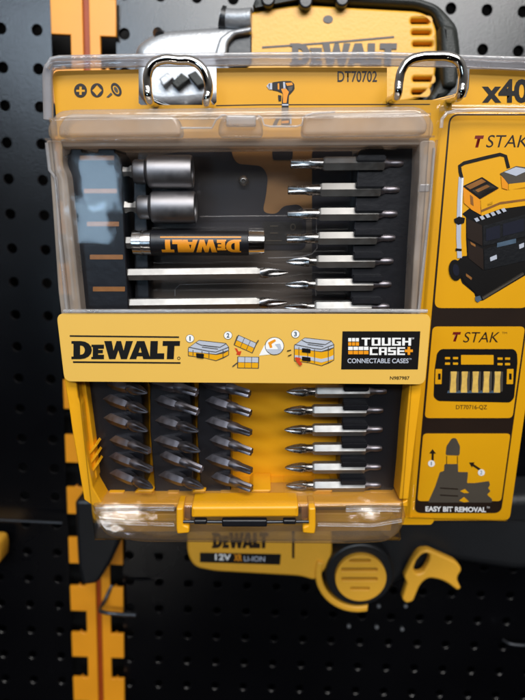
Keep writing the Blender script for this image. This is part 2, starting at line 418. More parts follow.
sub(link('clamp_ring', tube_me([W3(221, 17, yt+.004), W3(224, 18, yt+.004), W3(226, 18.2, yt+.004)], .0065), 'black', ts, None, True))
sub(link('pivot_stub', tube_me([W3(158, 33, yt+.01), W3(160, 37, yt+.004)], .0034), 'black', ts, None, True))
for q in ([(172, 84), (182, 74), (190, 80), (178, 90)], [(188, 76), (196, 72), (206, 84), (198, 88)], [(160, 80), (168, 74), (174, 79), (164, 88)]):
    sub(flat('hex_key', WL.pl(q, yt-.001), yt-.004, yt+.004, 'rubber' if q[0][0] > 170 else 'alu', ts, bev=.0008))

# ================================================================== LOWER TOOL
ls = empty('cordless_saw', WL.M @ Matrix.Translation((0, -.03, -.16)), 'black and yellow cordless saw with round vent, hung below the pack', 'power tool')
off = Matrix.Translation((0, .03, .16))
yb = -.055
hs = fillet(WL.pl([(186, 500), (330, 495), (333, 560), (316, 582), (302, 577), (215, 572), (194, 568), (187, 555)], yb), [.004, .004, .01, .012, .01, .005, .006, .006])
sub(flat('battery_housing', hs, yb, -.015, 'tool', ls, bev=.0022, seg=3))
sub(wordmark(WL, 212, 532.5, 268, 548, yb-.0001, 'darkink', ls, thick=.0004))
sub(flat('rating_strip', fillet(WL.pl([(200, 552.5), (281, 554), (280, 564.5), (200, 562)], yb), .0006), yb-.0004, yb, 'ink', ls))
sub(text(WL, '12V', 215, 553.8, 231, 560.2, yb-.0006, 'white', ls, .03, dv=.4))
sub(text(WL, 'XR', 234, 554.2, 242, 561, yb-.0006, 'orange', ls, .03, dv=.2))
sub(text(WL, 'LI-ION', 244, 556, 265, 561.2, yb-.0006, 'pale', ls, .01, dv=.5))
sub(flat('housing_seam', WL.pl(rect(292, 530, 294.5, 558), yb), yb-.0003, yb, 'darkink', ls))
cx, cz = WL.p(359, 572, yb); ppx = abs(WL.p(360, 572, yb)[0]-cx)
sub(flat('motor_housing', fillet(WL.pl([(318, 505), (560, 492), (560, 560), (520, 572), (440, 560), (395, 585), (372, 606), (340, 606), (312, 580)], yb+.012), .008), yb+.010, -.008, 'housing', ls, bev=.008, seg=5))
ring = circ(cx, cz, 36.5*ppx, 48)
sub(flat('round_collar', [circ(cx, cz, 34*ppx, 48), circ(cx, cz, 23*ppx, 40)], yb-.004, yb+.012, 'black', ls, bev=.0015))
sl = [fillet(WL.pl(q, yb-.006), .0008) for q in (rect(349, 557.6, 370, 561.0), rect(341, 566.4, 377, 570), rect(341, 575.8, 377, 579.4), rect(350, 585.4, 369, 588.6))]
sub(flat('round_vent', [circ(cx, cz, 25*ppx, 40)]+sl, yb-.008, yb, 'tool', ls, bev=.0003, seg=2))
sub(flat('vent_screen', circ(cx, cz, 22*ppx, 30), yb-.004, yb-.003, 'ink', ls))
arc = circ(cx, cz, 44*ppx, 30, a0=math.radians(165), a1=math.radians(285))
arc2 = circ(cx, cz, 37.5*ppx, 30, a0=math.radians(288), a1=math.radians(165))
sub(flat('shoe_arc', arc+arc2, yb-.002, yb+.012, 'tool', ls, bev=.0012, seg=3))
tg = fillet(WL.pl([(402, 599), (407, 583), (404, 577), (413, 559), (420, 551), (428, 549), (457, 562), (462, 569), (456, 578), (461, 588), (457, 590), (444, 580), (428, 577), (420, 584), (413, 601), (406, 603)], yb),
            [.002, .002, .002, .004, .005, .004, .006, .003, .004, .002, .002, .01, .01, .004, .002, .002])
th2 = fillet(WL.pl([(413, 569), (417, 558), (423, 552), (430, 554), (429, 562), (423, 572), (417, 574)], yb), .003)
sub(flat('trigger_guard', [tg, th2], yb-.001, yb+.006, 'tool', ls, bev=.0016, seg=3))

# ================================================================== THE BLISTER PACK
YC = .034                                     # card plane behind the case
pack = empty('blister_pack', PK.M, 'yellow printed card in clear plastic blister hanging from two chrome hooks', 'packaging')
# the card, with two hanging slots
co = PK.pl([(52, 71), (262, 67), (660, 70), (600, 521), (505, 521), (90, 521)], YC)
s1 = fillet(PK.pl([(139, 66.0), (216, 66.0), (216, 103), (140, 103)], YC), [.0002, .0002, .003, .003])
s2 = fillet(PK.pl([(387, 66.5), (470, 67.5), (468, 92), (452, 99), (388, 99)], YC), [.0002, .0002, .004, .004, .003])
s1 = PK.pl([(139, 74), (139, 60)], YC)
cardtop = [(52, 71), (138.5, 69.4), (138.5, 103), (141, 105), (214, 105), (216.5, 102), (216.5, 68), (300, 67.4), (387, 67.6), (387, 98), (389, 100), (455, 100), (466, 97), (469, 88), (470, 69), (573, 70.5), (509.5, 520.5), (93, 521)]
rs = [.0035] + [0]*14 + [.004, .004, .004]
cardo = fillet(PK.pl(cardtop, YC), rs)
flat('card', cardo, YC, YC+.0006, 'card', pack)
# lower tab of card beneath the right column
pr('card_tab', [(398, 516.5), (431, 516.5), (434, 520), (431, 524), (398, 524)], YC-.001, 'card', pack, .001, .0006)
# print on the card
yp = YC-.00015
def pp(u, v): return (u, v)
text(PK, 'DT70702', 337.5, 71, 377, 82, yp, 'darkink', pack, .012)
text(PK, 'x40', 482, 79, 529, 103, yp, 'ink', pack, .035)
def ringpx(u, v, ru, rv, n=24): return [(u+ru*math.cos(2*PI*i/n), v+rv*math.sin(2*PI*i/n)) for i in range(n)]
def crosspx(u, v, a, b): return [(u-a, v-b), (u-b, v-b), (u-b, v-a), (u+b, v-a), (u+b, v-b), (u+a, v-b), (u+a, v+b), (u+b, v+b), (u+b, v+a), (u-b, v+a), (u-b, v+b), (u-a, v+b)]
def icon(): pass
pr('cross_icon', ringpx(80.5, 90.5, 6.4, 7), yp, 'darkink', pack, holes=[crosspx(80.5, 90.5, 4.4, 1.3)])
pr('cross_icon', ringpx(97, 90.2, 6.4, 7), yp, 'darkink', pack, holes=[[(97+ (5.2 if i % 2 == 0 else 3.6)*math.cos(PI*i/4), 90.2+(5.6 if i % 2 == 0 else 3.6)*math.sin(PI*i/4)) for i in range(8)]])
def ell(u, v, a, b, t, n=24): return [(u+a*math.cos(q)*math.cos(t)-b*math.sin(q)*math.sin(t), v+a*math.cos(q)*math.sin(t)+b*math.sin(q)*math.cos(t)) for q in [2*PI*i/n for i in range(n)]]
pr('washer_icon', ell(116.3, 89.5, 7.2, 4.6, 1.05), yp, 'darkink', pack, holes=[ell(116, 89.7, 5.0, 2.6, 1.05)])
pr('washer_icon', ell(116, 89.7, 3.2, 1.5, 1.05), yp, 'greyink', pack)
pr('screw_icon', [(106.5, 97), (111, 92.5), (112.5, 94.5), (108.5, 97.5)], yp, 'greyink', pack)
# the printed drill
dr = pr('drill_picture', [(272, 82.5), (276, 81.8), (283, 81), (291, 81), (294.3, 84), (294.6, 89), (291, 93.5), (289, 95), (288.6, 101), (288.6, 117), (290, 120), (289.8, 125), (281, 125), (281.5, 117), (282, 100), (283, 93.5), (277, 91), (272, 90)], yp, 'ink', pack, .0005)
for q, m_ in (([(266.5, 86), (269, 83.2), (272.2, 83), (272.2, 89.6), (269, 89.4)], 'pale'), ([(268.6, 84), (270, 83.6), (270, 89), (268.6, 88.6)], 'blueink'),
              ([(281, 89), (285.5, 88), (289, 92), (287.5, 96), (286.5, 103), (283, 103), (283, 94)], 'orange'), ([(285.5, 83), (292, 82.5), (293, 85), (287, 86)], 'orange'),
              ([(277.6, 83.5), (279.2, 83.2), (279.4, 89.5), (277.8, 89.6)], 'orange'), ([(283, 82), (285, 82), (285.6, 89), (283.4, 89)], 'pale'), ([(288, 87), (293, 86), (292, 90), (289, 92)], 'greyink'),
              ([(278, 95), (281.4, 95.5), (281.2, 101), (278.6, 101)], 'ink'), ([(282, 104), (288.5, 104), (288.5, 105.6), (282, 105.6)], 'pale'),
              ([(273, 124), (276, 118.5), (281, 116.4), (281, 118), (278.5, 121), (276.5, 125.5), (272.5, 126)], 'darkink'), ([(281.5, 121), (288.8, 120.5), (288.8, 123), (281.5, 123.5)], 'orange'), ([(289.8, 114), (291.4, 115), (291.6, 124), (289.9, 124)], 'pale')):
    pr('picture_detail', q, yp-.0001, m_, dr, .0002, th=.00008)
pr('fold_line', stroke([(216, 105.5), (262, 104.6), (430, 104.2)], .7), yp, 'darkink', pack)
# right column: black ground and the three picture panels
yb2 = YC-.00012
blk = [(450, 118), (456, 113.5), (660, 116), (640, 300), (508, 516), (512, 512), (505, 516.5), (420, 516), (413.5, 511), (413, 505)]
blk = [(449.2, 121), (457, 113.7), (680, 113.7), (655, 300), (524.5, 300), (512, 400), (498.5, 511), (420, 512), (414.5, 507)]
blk = [(448.8, 114), (680, 112), (600, 330), (513, 422), (501, 513.5), (414.0, 513.5)]
def colx(u, v0, v):               # follow the column's edges down the card
    return u + (272-u)*(v-v0)/(2170-v0)
blk = [(449.5, 114), (620, 114), (colx(620, 114, 512), 512), (501, 512), (413.5, 512)]
rgt = colx(501, 512, 114)
blk = [(449.3, 114), (rgt, 114), (501, 513), (414.2, 513)]
pr('picture_ground', blk, yb2, 'darkink', pack, .0045)
e = lambda v: colx(449.3, 114, v)
e2 = lambda v: colx(rgt, 114, v)
def panel(v0, v1, ins=1.6): return [(e(v0)+ins, v0), (e2(v0)-ins, v0), (e2(v1)-ins, v1), (e(v1)+ins, v1)]
yq = YC-.00030
p1 = pr('picture_panel', panel(115.6, 308), yq, 'card', pack, .0038)
p2 = pr('picture_panel', panel(326.5, 418), yq, 'card', pack, .0026)
p3 = pr('picture_panel', panel(433.5, 501, 1.4), yq, 'card', pack, .0022)
yz = YC-.00045
text(PK, 'T', 474.5, 135.5, 484, 147.5, yz, 'redink', p1, .07, .3)
text(PK, 'STAK', 486, 135, 529, 147.5, yz, 'darkink', p1, .0, .25)
text(PK, 'T', 452.5, 332, 461, 341.5, yz, 'redink', p2, .07, .3)
text(PK, 'STAK', 463, 332, 499.5, 342.5, yz, 'darkink', p2, .0, .25)
text(PK, 'TM', 502, 332, 507, 334, yz, 'darkink', p2)
text(PK, 'DT70716-QZ', 456, 405, 487, 410, yz, 'darkink', p2, .01)
text(PK, 'EASY BIT REMOVAL', 425.5, 506.3, 486, 511.5, yq, 'white', pack, .035, dv=.8)
text(PK, 'TM', 486.8, 506.6, 489.5, 508.4, yq, 'white', pack)
# panel 1: the stacked tool trolley
cart = pr('trolley_picture', [(455, 263), (463, 256), (467, 256), (466, 238), (466, 217), (462, 214), (470, 208), (500, 203), (560, 190), (560, 262), (524, 276), (483, 300.5), (477, 301), (474, 293), (462, 283)], yz, 'ink', p1, .0006)
pr('handle_picture', stroke([(461.8, 178), (460.2, 172), (459.6, 166), (464, 163), (484, 158), (500, 154.3), (505.5, 156), (508.5, 168)], 3.4), yz-.0001, 'ink', p1)
pr('handle_picture', stroke([(461.2, 177), (459.8, 200), (459.2, 219)], 5.0), yz-.0001, 'pale', p1)
pr('handle_picture', stroke([(462.6, 178), (461.4, 200), (461, 218)], 1.4), yz-.0002, 'white', p1)
pr('handle_picture', stroke([(458.8, 222), (458.6, 238), (459.6, 258)], 4.6), yz-.0002, 'pale', p1)
pr('handle_picture', [(454, 219), (459, 216.5), (465, 218), (464, 223), (458, 225), (454.5, 222)], yz-.00025, 'ink', p1)
pr('handle_picture', stroke([(455.6, 249.5), (461.6, 250)], 2.4), yz-.0003, 'ink', p1)
for q, m_ in (([(463, 186), (482, 177), (499, 188), (480, 199)], 'ink'), ([(465.5, 186.2), (481.5, 178.8), (486, 181.6), (470, 189.4)], 'amber'), ([(472, 190.4), (488, 183), (496.5, 188.4), (480.5, 197.4)], 'greyink'),
              ([(475, 190), (487, 184.6), (490, 186.6), (478, 192.4)], 'amber'), ([(463, 187), (480, 199.6), (481, 215), (472, 210), (464, 203)], 'orange'), ([(480.6, 199.6), (499.4, 189), (505, 191), (530, 186), (545, 186), (545, 203), (500, 209), (481.4, 216)], 'card'),
              ([(470, 194.5), (473, 197), (473.6, 206), (470.6, 204)], 'amber'), ([(487, 204), (492.4, 201.6), (492.6, 204.4), (487.2, 206.6)], 'darkink'), ([(481, 210), (500, 202), (545, 196), (545, 198), (500, 204.4), (481, 212.4)], 'amber'),
              ([(500, 173.4), (516, 166), (545, 170), (545, 180), (508, 184)], 'greyink'), ([(504, 172), (516, 167), (530, 169.6), (516, 176)], 'pale'), ([(501, 175.5), (508, 183), (508, 190), (502, 188)], 'orange'), ([(508.6, 184), (545, 180), (545, 187), (508.6, 190)], 'card'),
              ([(466.5, 218), (482, 225.5), (482.4, 246), (467, 238)], 'darkink'), ([(483, 226), (545, 209), (545, 232), (483, 246)], 'black'), ([(486, 229), (500, 225), (500, 238), (486, 241)], 'navy'), ([(503, 224), (524, 218.4), (524, 231), (503, 236)], 'navy'),
              ([(467.4, 240.5), (483, 249), (483.4, 270), (468.4, 258)], 'darkink'), ([(484, 249), (545, 235), (545, 256), (484.4, 270)], 'black'), ([(497, 243), (516, 238.5), (516, 243), (497, 247.4)], 'blueink'),
              ([(490, 257.4), (496.6, 254.6), (497, 258.8), (490.4, 261.4)], 'pale'), ([(519, 244.6), (524, 242.6), (524, 247), (519.4, 249)], 'pale'), ([(456, 265), (468, 258), (484, 272), (528, 260), (524, 273), (483, 297), (478, 296), (464, 281)], 'ink'),
              ([(470, 241.4), (475.4, 244.6), (475.4, 247), (471, 244.4)], 'amber'), ([(466, 273.4), (472, 277.6), (471.4, 280), (466, 276)], 'amber'), ([(482, 296.4), (523, 272), (524, 274.4), (483, 299.6)], 'greyink'), ([(475, 297), (480, 295.6), (481.6, 299.6), (478, 302.4), (475.4, 300.6)], 'blueink')):
    pr('picture_detail', q, yz-.0003 if m_ not in ('blueink', 'pale', 'amber', 'white', 'navy') else yz-.00042, m_, cart, .0002, th=.00006)
for k in range(6):
    pr('picture_detail', [(474+k*5.4, 218.6-k*1.9), (477.4+k*5.4, 217.4-k*1.9), (479.6+k*5.4, 220.6-k*1.9), (476.4+k*5.4, 221.9-k*1.9)], yz-.0005, 'pale', cart, th=.00008)
pr('picture_detail', ell(455.5, 270, 10.5, 6.6, 1.45), yz-.0005, 'ink', cart, th=.00008)
pr('picture_detail', ell(456, 270, 6.0, 3.2, 1.45), yz-.0006, 'navy', cart, th=.00008)
# panel 2: the bit box
bx_ = pr('bit_box_picture', [(441, 349), (514, 349), (517, 353), (517.5, 362), (514, 398), (510, 402.5), (438, 401), (433.5, 397), (434.5, 370), (437, 353)], yz, 'ink', p2, .0014)
pr('picture_detail', rect(461, 355, 493.5, 364.5), yz-.0001, 'card', bx_, .0003)
for (u, v) in ((445, 357), (453, 357), (445, 362.5), (453, 362.5), (497.5, 357.5), (505, 357.5), (497.5, 363), (505, 363)):
    pr('picture_detail', rect(u, v, u+5, v+2.2), yz-.0001, 'card', bx_)
for u in (435.5, 507): pr('picture_detail', [(u, 369), (u+6.5, 369), (u+6, 384), (u-.5, 384)], yz-.0001, 'card', bx_, .0002)
for u in (438, 509): pr('picture_detail', [(u, 373.5), (u+2.6, 373.5), (u+2.6, 379.5), (u, 379.5)], yz-.0002, 'ink', bx_, .0002)
for k in range(5):
    u = 449.5+k*11
    pr('picture_detail', [(u+.5, 371.5), (u+9.5, 371.5), (u+9, 391.5), (u-.5, 391.5)], yz-.0001, 'greyink', bx_, .0003)
    pr('picture_detail', [(u+1.2, 371.5), (u+7.4, 371.5), (u+6.4, 380), (u+6.6, 392.5), (u+.2, 392.5), (u+1.4, 380)], yz-.0002, 'cream', bx_, .0003)
pr('picture_detail', [(448, 390.5), (499, 390.5), (499, 393), (447, 393)], yz-.00005, 'blueink', bx_)
# panel 3: a bit lifted from its holder
h3 = pr('holder_picture', [(428, 502.5), (435, 487), (440, 472), (444, 471), (444.5, 464), (458, 464), (458, 472), (468, 472), (467, 483), (475, 483), (489, 481), (490, 485), (488, 488), (490.5, 491), (487, 494.5), (492, 499), (492, 502.5)], yz, 'greyink', p3, .0006)
pr('bit_picture', [(445.5, 455), (446.5, 446), (452, 438), (456, 438), (460, 446), (459.5, 455.5)], yz, 'greyink', p3, .0012)
for u in (446.6, 457.4): pr('bit_picture', rect(u-.35, 456, u+.35, 464), yz, 'darkink', p3)
for q in ([(460, 491), (465, 489), (469, 493), (464, 493)], [(459, 500.5), (464, 497), (469, 501.5), (464, 502.3)]): pr('picture_detail', q, yz-.0001, 'card', h3)
for v in (488, 495): pr('picture_detail', stroke([(440, v), (458, v+1)], 1.1), yz-.0001, 'darkink', h3)
pr('arrow_picture', [(432.5, 449), (436, 453.5), (433.8, 453.5), (433.6, 461), (431.4, 461), (431.6, 453.5), (429.2, 453.5)], yz, 'darkink', p3)
pr('arrow_picture', [(469, 462.5), (474.5, 462.3), (473.6, 464), (481, 469), (480, 471), (472.6, 466), (471.8, 467.5)], yz, 'darkink', p3)
for c_ in ((431.4, 463.5), (481.3, 472.5)):
    pr('number_dot', ringpx(c_[0], c_[1], 3.5, 3.3, 18), yz-.0001, 'white', p3)
    text(PK, '1' if c_[0] < 440 else '2', c_[0]-(.4 if c_[0] < 440 else .9), c_[1]-1.8, c_[0]+(.4 if c_[0] < 440 else .9), c_[1]+1.8, yz-.0004, 'blueink', p3)

# the clear blister: one vacuum-formed sheet, deep pocket over the case, shallow one over the pictures
def sdrr(x, z, poly):
    d = 1e9; inside = True
    for i in range(len(poly)):
        ax, az = poly[i]; bx, bz = poly[(i+1) % len(poly)]
        ex, ez = bx-ax, bz-az; l = math.hypot(ex, ez)
        s = ((x-ax)*ez-(z-az)*ex)/l            # positive inside for clockwise polygons
        d = min(d, s)
    return d
def ss(a, b, t):
    t = min(max((t-a)/(b-a), 0), 1); return t*t*(3-2*t)
pocket = PK.pl([(42, 112), (438, 107), (405, 545), (90, 545)], -.001)
shallow = PK.pl([(441, 108), (640, 110), (590, 524), (407, 519)], YC-.004)
gx0, gx1 = PK.p(47, 300, YC)[0]-.022, .165
gz0, gz1 = PK.p(262, 522, YC)[1], PK.p(262, 66, YC)[1]
gx0 = PK.p(46, 80, YC)[0]
nx, nz = 300, 230
bm = bmesh.new(); grid = []
slots = [(PK.p(143, 80, YC)[0], PK.p(213, 80, YC)[0]), (PK.p(390, 80, YC)[0], PK.p(467, 80, YC)[0])]
zs0 = PK.p(200, 100, YC)[1]
for j in range(nz+1):
    row = []
    for i in range(nx+1):
        x = gx0+(gx1-gx0)*i/nx; z = gz0+(gz1-gz0)*j/nz
        d1 = sdrr(x, z, pocket); d2 = sdrr(x, z, shallow)
        h1 = ss(-.001, .0022, d1); h2 = ss(-.0012, .0016, d2)
        y = (YC-.0012) - max(h1*(YC-.0012+.0006), h2*.0045)
        row.append(bm.verts.new((x, y, z)))
    grid.append(row)
for j in range(nz):
    for i in range(nx):
        x = gx0+(gx1-gx0)*(i+.5)/nx; z = gz0+(gz1-gz0)*(j+.5)/nz
        if z > zs0 and any(a < x < b for a, b in slots): continue
        bm.faces.new((grid[j][i], grid[j][i+1], grid[j+1][i+1], grid[j+1][i]))
bs_ = link('blister', bm_me(bm), 'clear', pack)
for p in bs_.data.polygons: p.use_smooth = True
# folded rim along the top and the left edge
def P3(u, v, y): a = PK.p(u, v, y); return (a[0], y, a[1])
def ribbon(name, path, w, d, mat, parent, y=None):
    """flattened rounded bar following a px path (plane y): w across, d deep"""
    pts = [Vector(P3(u, v, y)) for u, v in path]
    bm = bmesh.new(); rings = []; n = 14
    for i, p in enumerate(pts):
        t = (pts[min(i+1, len(pts)-1)]-pts[max(i-1, 0)]).normalized()
        nrm = t.cross(Vector((0, 1, 0))).normalized()
        rings.append([bm.verts.new(p+nrm*(w/2*math.copysign(abs(math.cos(a))**.6, math.cos(a)))+Vector((0, 1, 0))*(d/2*math.copysign(abs(math.sin(a))**.6, math.sin(a)))) for a in [2*PI*k/n for k in range(n)]])
    for a, b in zip(rings, rings[1:]):
        for k in range(n): bm.faces.new((a[k], a[(k+1) % n], b[(k+1) % n], b[k]))
    bm.faces.new(rings[0]); bm.faces.new(rings[-1])
    return link(name, bm_me(bm), mat, parent, None, True)
top = [(48.5, 120), (48, 95), (47.5, 76), (49, 68), (54, 64.5), (70, 63.5), (140, 61.8), (262, 60.6), (380, 60.8), (460, 62.5), (540, 66), (600, 67)]
ribbon('rim', top, .0042, .004, 'rim', pack, YC-.003)
ribbon('rim', [(47, 68), (52, 59.5), (60, 58), (140, 56.6), (262, 55), (380, 54.6), (460, 57.5), (540, 60), (600, 61)], .0020, .0032, 'edge', pack, YC-.006)
ribbon('ridge', [(441, 128), (442, 119), (447, 113), (456, 110.5), (480, 109.6), (540, 110.5), (600, 112)], .0016, .0016, 'edge', pack, YC-.0055)
ribbon('ridge', [(436.5, 140), (432, 180), (424, 260), (415, 340)], .0012, .0014, 'smoke', pack, YC-.006)

# ================================================================== THE CASE
case = empty('bit_case', PK.M, 'clear and yellow plastic bit case behind the yellow name label', 'case')
YF = .002; YB = .030; YH = .0135
# back plates
pr('back_panel', [(62, 143), (424, 140), (413, 336), (82, 336)], YB, 'insert', case, .004, th=.0008)
pr('back_patch', [(226, 146), (316, 146), (317, 206), (300, 222), (258, 222), (245, 200), (228, 170)], YB-.0006, 'tan', case, .003, th=.0003)
nv = pr('back_patch', [(150, 156), (180, 152), (200, 147), (231, 147), (233, 158), (238, 164), (262, 166), (268, 176), (266, 196), (262, 213), (277, 214), (283, 206), (300, 204), (306, 214), (306, 250), (150, 250)], YB-.001, 'navy', case, .004, th=.0003)  # dark navy shape laid on the back panel
pr('back_patch', [(272, 151), (293, 151), (292, 160), (273, 160)], YB-.001, 'navy', case, .001, th=.0003)
pr('back_patch', [(312, 150), (352, 149), (350, 330), (312, 330)], YB-.0010, 'navy', case, .002, th=.0003)
a = P3(243.5, 181, YB-.003)
sw = link('screw', revolve([(0, .0026), (.0016, .0024), (.0024, .0016), (.0025, .0009), (.0012, .0007)], 18), 'tip', case, None, True)
sw.data.transform(Matrix.Translation(a) @ Matrix.Rotation(-PI/2, 4, 'Z'))
pl_ = pr('plate', [(263, 222), (302, 222), (302, 244), (263, 244)], YB-.0016, 'black', case, .0008, th=.0008)
pr('plate_mark', stroke([(270, 226), (278, 226)], 1.2), YB-.0027, 'greyink', pl_)
pr('plate_mark', stroke([(270, 233), (278, 233)], 1.2), YB-.0027, 'greyink', pl_)
pr('plate_mark', stroke([(266, 240.6), (282, 240.6)], 1.0), YB-.0027, 'greyink', pl_)
pr('plate_mark', ringpx(293, 227, 3, 3.6, 16), YB-.0027, 'greyink', pl_, holes=[ringpx(293, 227, 1.6, 2.2, 12)])
pr('base_panel', [(84, 350), (412, 350), (400, 500), (93, 500)], YB, 'tray', case, .002, th=.0008)
# yellow lower tray walls: left, right, floor with teeth
def wall(px, mat, y0=YF, y1=YB, bev=.0006, name='tray_wall', r=.0008):
    return flat(name, fillet(PK.pl(px, y0), r), y0, y1, mat, case, bev=bev)
wall([(63, 372), (75, 372), (78, 398), (81, 405), (86, 452), (93, 488), (102, 503.5), (403, 502.5), (408, 500), (408, 507), (96, 508), (84, 500), (79, 470), (72, 430), (70, 415)], 'tray')
flat('tray_wall', fillet(PK.pl([(75, 380), (85, 380), (93, 440), (97, 478), (93, 483), (86, 452)], .008), .0006), .008, YB, 'tray', case, bev=.0005)
for v in (452, 461, 470):
    flat('rib', fillet(PK.pl([(83+(v-452)*.18, v+7), (95+(v-452)*.1, v-8), (97+(v-452)*.1, v-6), (85+(v-452)*.18, v+9)], .006), .0002), .006, .020, 'tray', case, bev=.0003)
wall([(411, 372), (424, 372), (414, 450), (408.5, 499.5), (399, 499.5), (402, 470), (405, 430)], 'tray')
for i, (v0, v1) in enumerate(((393, 402), (412, 425), (436, 444), (462, 474))):
    flat('rib', fillet(PK.pl([(407-i*1.6, v0), (411-i*1.6, v0-4), (411-i*1.6, v1+4), (406-i*1.6, v1)], .006), .0004), .006, .022, 'tray', case, bev=.0004)
tu = [(104, 121), (133, 151), (163, 176), (190, 203), (216, 236), (248, 268), (280, 300), (312, 330), (366, 390)]
for i, (u0, u1) in enumerate(tu):
    s = 490 if i % 2 else 492.5
    flat('tooth', fillet(PK.pl([(u0, s+4), (u0+5, s), (u1+3, s), (u1, s+10), (u0-2, s+10)], .011), .0004), .011, YB-.001, 'tray', case, bev=.0008)
# clear upper frame, left and right
wall([(45, 140), (62, 140), (62, 165), (67, 175), (69, 195), (80, 300), (83, 330), (63, 330), (58, 290), (52, 200), (49, 160)], 'frost', name='frame', r=.002)
wall([(420, 140), (436, 140), (432, 200), (424, 280), (419, 330), (410, 330), (414, 250), (419, 175)], 'frost', name='frame', r=.002)
ribbon('frame_edge', [(47, 143), (50, 170), (56, 178), (57.5, 196), (60, 240), (64, 280), (68, 318)], .0014, .002, 'edge', case, YF-.0006)
ribbon('frame_edge', [(56, 152), (58, 168), (63, 180), (66, 220), (74, 300)], .0010, .002, 'edge', case, YF+.001)
ribbon('frame_edge', [(434, 148), (430, 200), (422, 270), (417, 318)], .0010, .002, 'edge', case, YF-.0006)
ribbon('frame_edge', [(426, 155), (424, 175), (425, 190), (421, 215), (416, 260)], .0022, .002, 'edge', case, YF+.004)
flat('frame_clip', fillet(PK.pl([(420, 184), (430, 184), (429, 192), (419, 192)], YF), .0006), YF-.0003, YF+.004, 'edge', case, bev=.0004)
# top flange
fl = fillet(PK.pl([(45, 126), (56, 110.5), (70, 108.5), (262, 106.5), (418, 105.5), (428, 110), (436, 124), (434, 137), (426, 142), (60, 143), (48, 140)], YF-.001),
            [.004, .004, .004, .01, .004, .004, .004, .003, .003, .003, .003])
flat('flange', fl, YF-.001, YB-.004, 'frost2', case, bev=.0030, seg=4)
ribbon('flange_edge', [(46, 139.5), (80, 140.2), (262, 138.2), (434, 136.6)], .0008, .002, 'smoke', case, YF-.0015)
def hump(px, r=.003, mat='frost', y=YF-.0022, d=.010, nm='flange_hump'):
    flat(nm, fillet(PK.pl(px, y), r), y, y+d, mat, case, bev=.0016, seg=3)
hump([(58, 127), (66, 113), (176, 115), (181, 128), (181, 136), (58, 137)])
hump([(302, 125), (305, 114.5), (318, 113), (420, 110), (428, 122), (427, 134), (302, 136)])
hump([(222, 116), (260, 115), (263, 126), (263, 136), (218, 136), (218, 126)], .002, 'frost2')
ribbon('flange_line', [(181, 128), (212, 128), (216, 120), (222, 115.5), (226, 115)], .0007, .0012, 'edge', case, YF-.004)
ribbon('flange_line', [(258, 115.5), (262, 118), (264, 125), (270, 126.5), (296, 126.5), (302, 125), (303, 117), (312, 113.5), (335, 112)], .0007, .0012, 'edge', case, YF-.004)
flat('flange_catch', fillet(PK.pl(rect(226, 115, 256, 126), YF-.005), .0008), YF-.0055, YF-.001, 'edge', case, bev=.0008)
flat('frame_bar', fillet(PK.pl([(60, 141), (428, 139), (426, 147), (62, 149)], YF+.004), .0006), YF+.004, YB-.004, 'frost', case, bev=.001)
flat('frame_bar', fillet(PK.pl([(60, 139.5), (430, 137.5), (428, 145), (62, 147)], YF+.001), .0006), YF+.001, YF+.003, 'frost', case, bev=.0006)
# thin moulded lines on the smoky inner lid
for path in ([(200, 216.5), (250, 216), (316, 215.5)], [(316, 215.5), (317, 248), (312, 254), (300, 257), (268, 258)],
             [(175, 296), (175, 289), (180, 284.5), (230, 283.5), (310, 283), (315, 286), (316, 296)]):
    ribbon('moulded_line', path, .0005, .0006, 'edge', case, .024)
flat('inner_lid', fillet(PK.pl([(138, 150), (352, 149), (350, 326), (140, 326)], .0235), .003), .0232, .0236, 'innerc', case)
# bit holders
def holder(px, y=YH, r=.0012, y1=YB-.0012):
    return flat('bit_holder', fillet(PK.pl(px, y), r), y, y1, 'holder', case, bev=.0006)
hUL = holder([(62, 156), (70, 153), (70, 148.5), (82, 148.5), (82, 152), (98, 152), (98, 148.5), (115, 148.5), (115, 152), (117, 153), (121, 160), (125, 240), (130, 330), (86, 330), (79, 300), (68, 215)], .0088)
flat('holder_step', fillet(PK.pl([(133, 168), (146, 168), (150, 330), (135, 330)], YH+.004), .0006), YH+.004, YB-.002, 'holder', hUL, bev=.0005)
for (u0, u1, v) in ((80, 117, 158), (84, 120, 191), (87, 122, 224), (90, 126, 257), (93, 128, 289)):
    flat('slot', fillet(PK.pl(rect(u0, v-2.3, u1-3, v+2.3), .0088), .0003), .0086, .0106, 'amber', hUL)
hUR = holder([(358, 153), (361, 149.5), (366, 149), (367, 145), (383, 145), (384, 149), (397, 149), (398, 145), (413, 145), (414, 149.5), (420, 151), (422, 156), (416, 240), (408, 330), (349, 330), (353, 240)])
hLR = holder([(344, 372), (404, 372), (403, 420), (400, 465), (396, 487), (386, 496), (346, 495), (339, 484), (341, 440)])
hL = []
hL.append(holder([(88, 372), (141, 372), (143, 430), (145, 490), (143, 494), (106, 494), (100, 484), (93, 430)]))
hL.append(holder([(150, 372), (190, 372), (192, 430), (194, 491), (192, 493), (155, 493), (150, 430)]))
hL.append(holder([(199, 372), (228, 372), (231, 430), (231, 492), (229, 494), (201, 494), (197, 430)]))

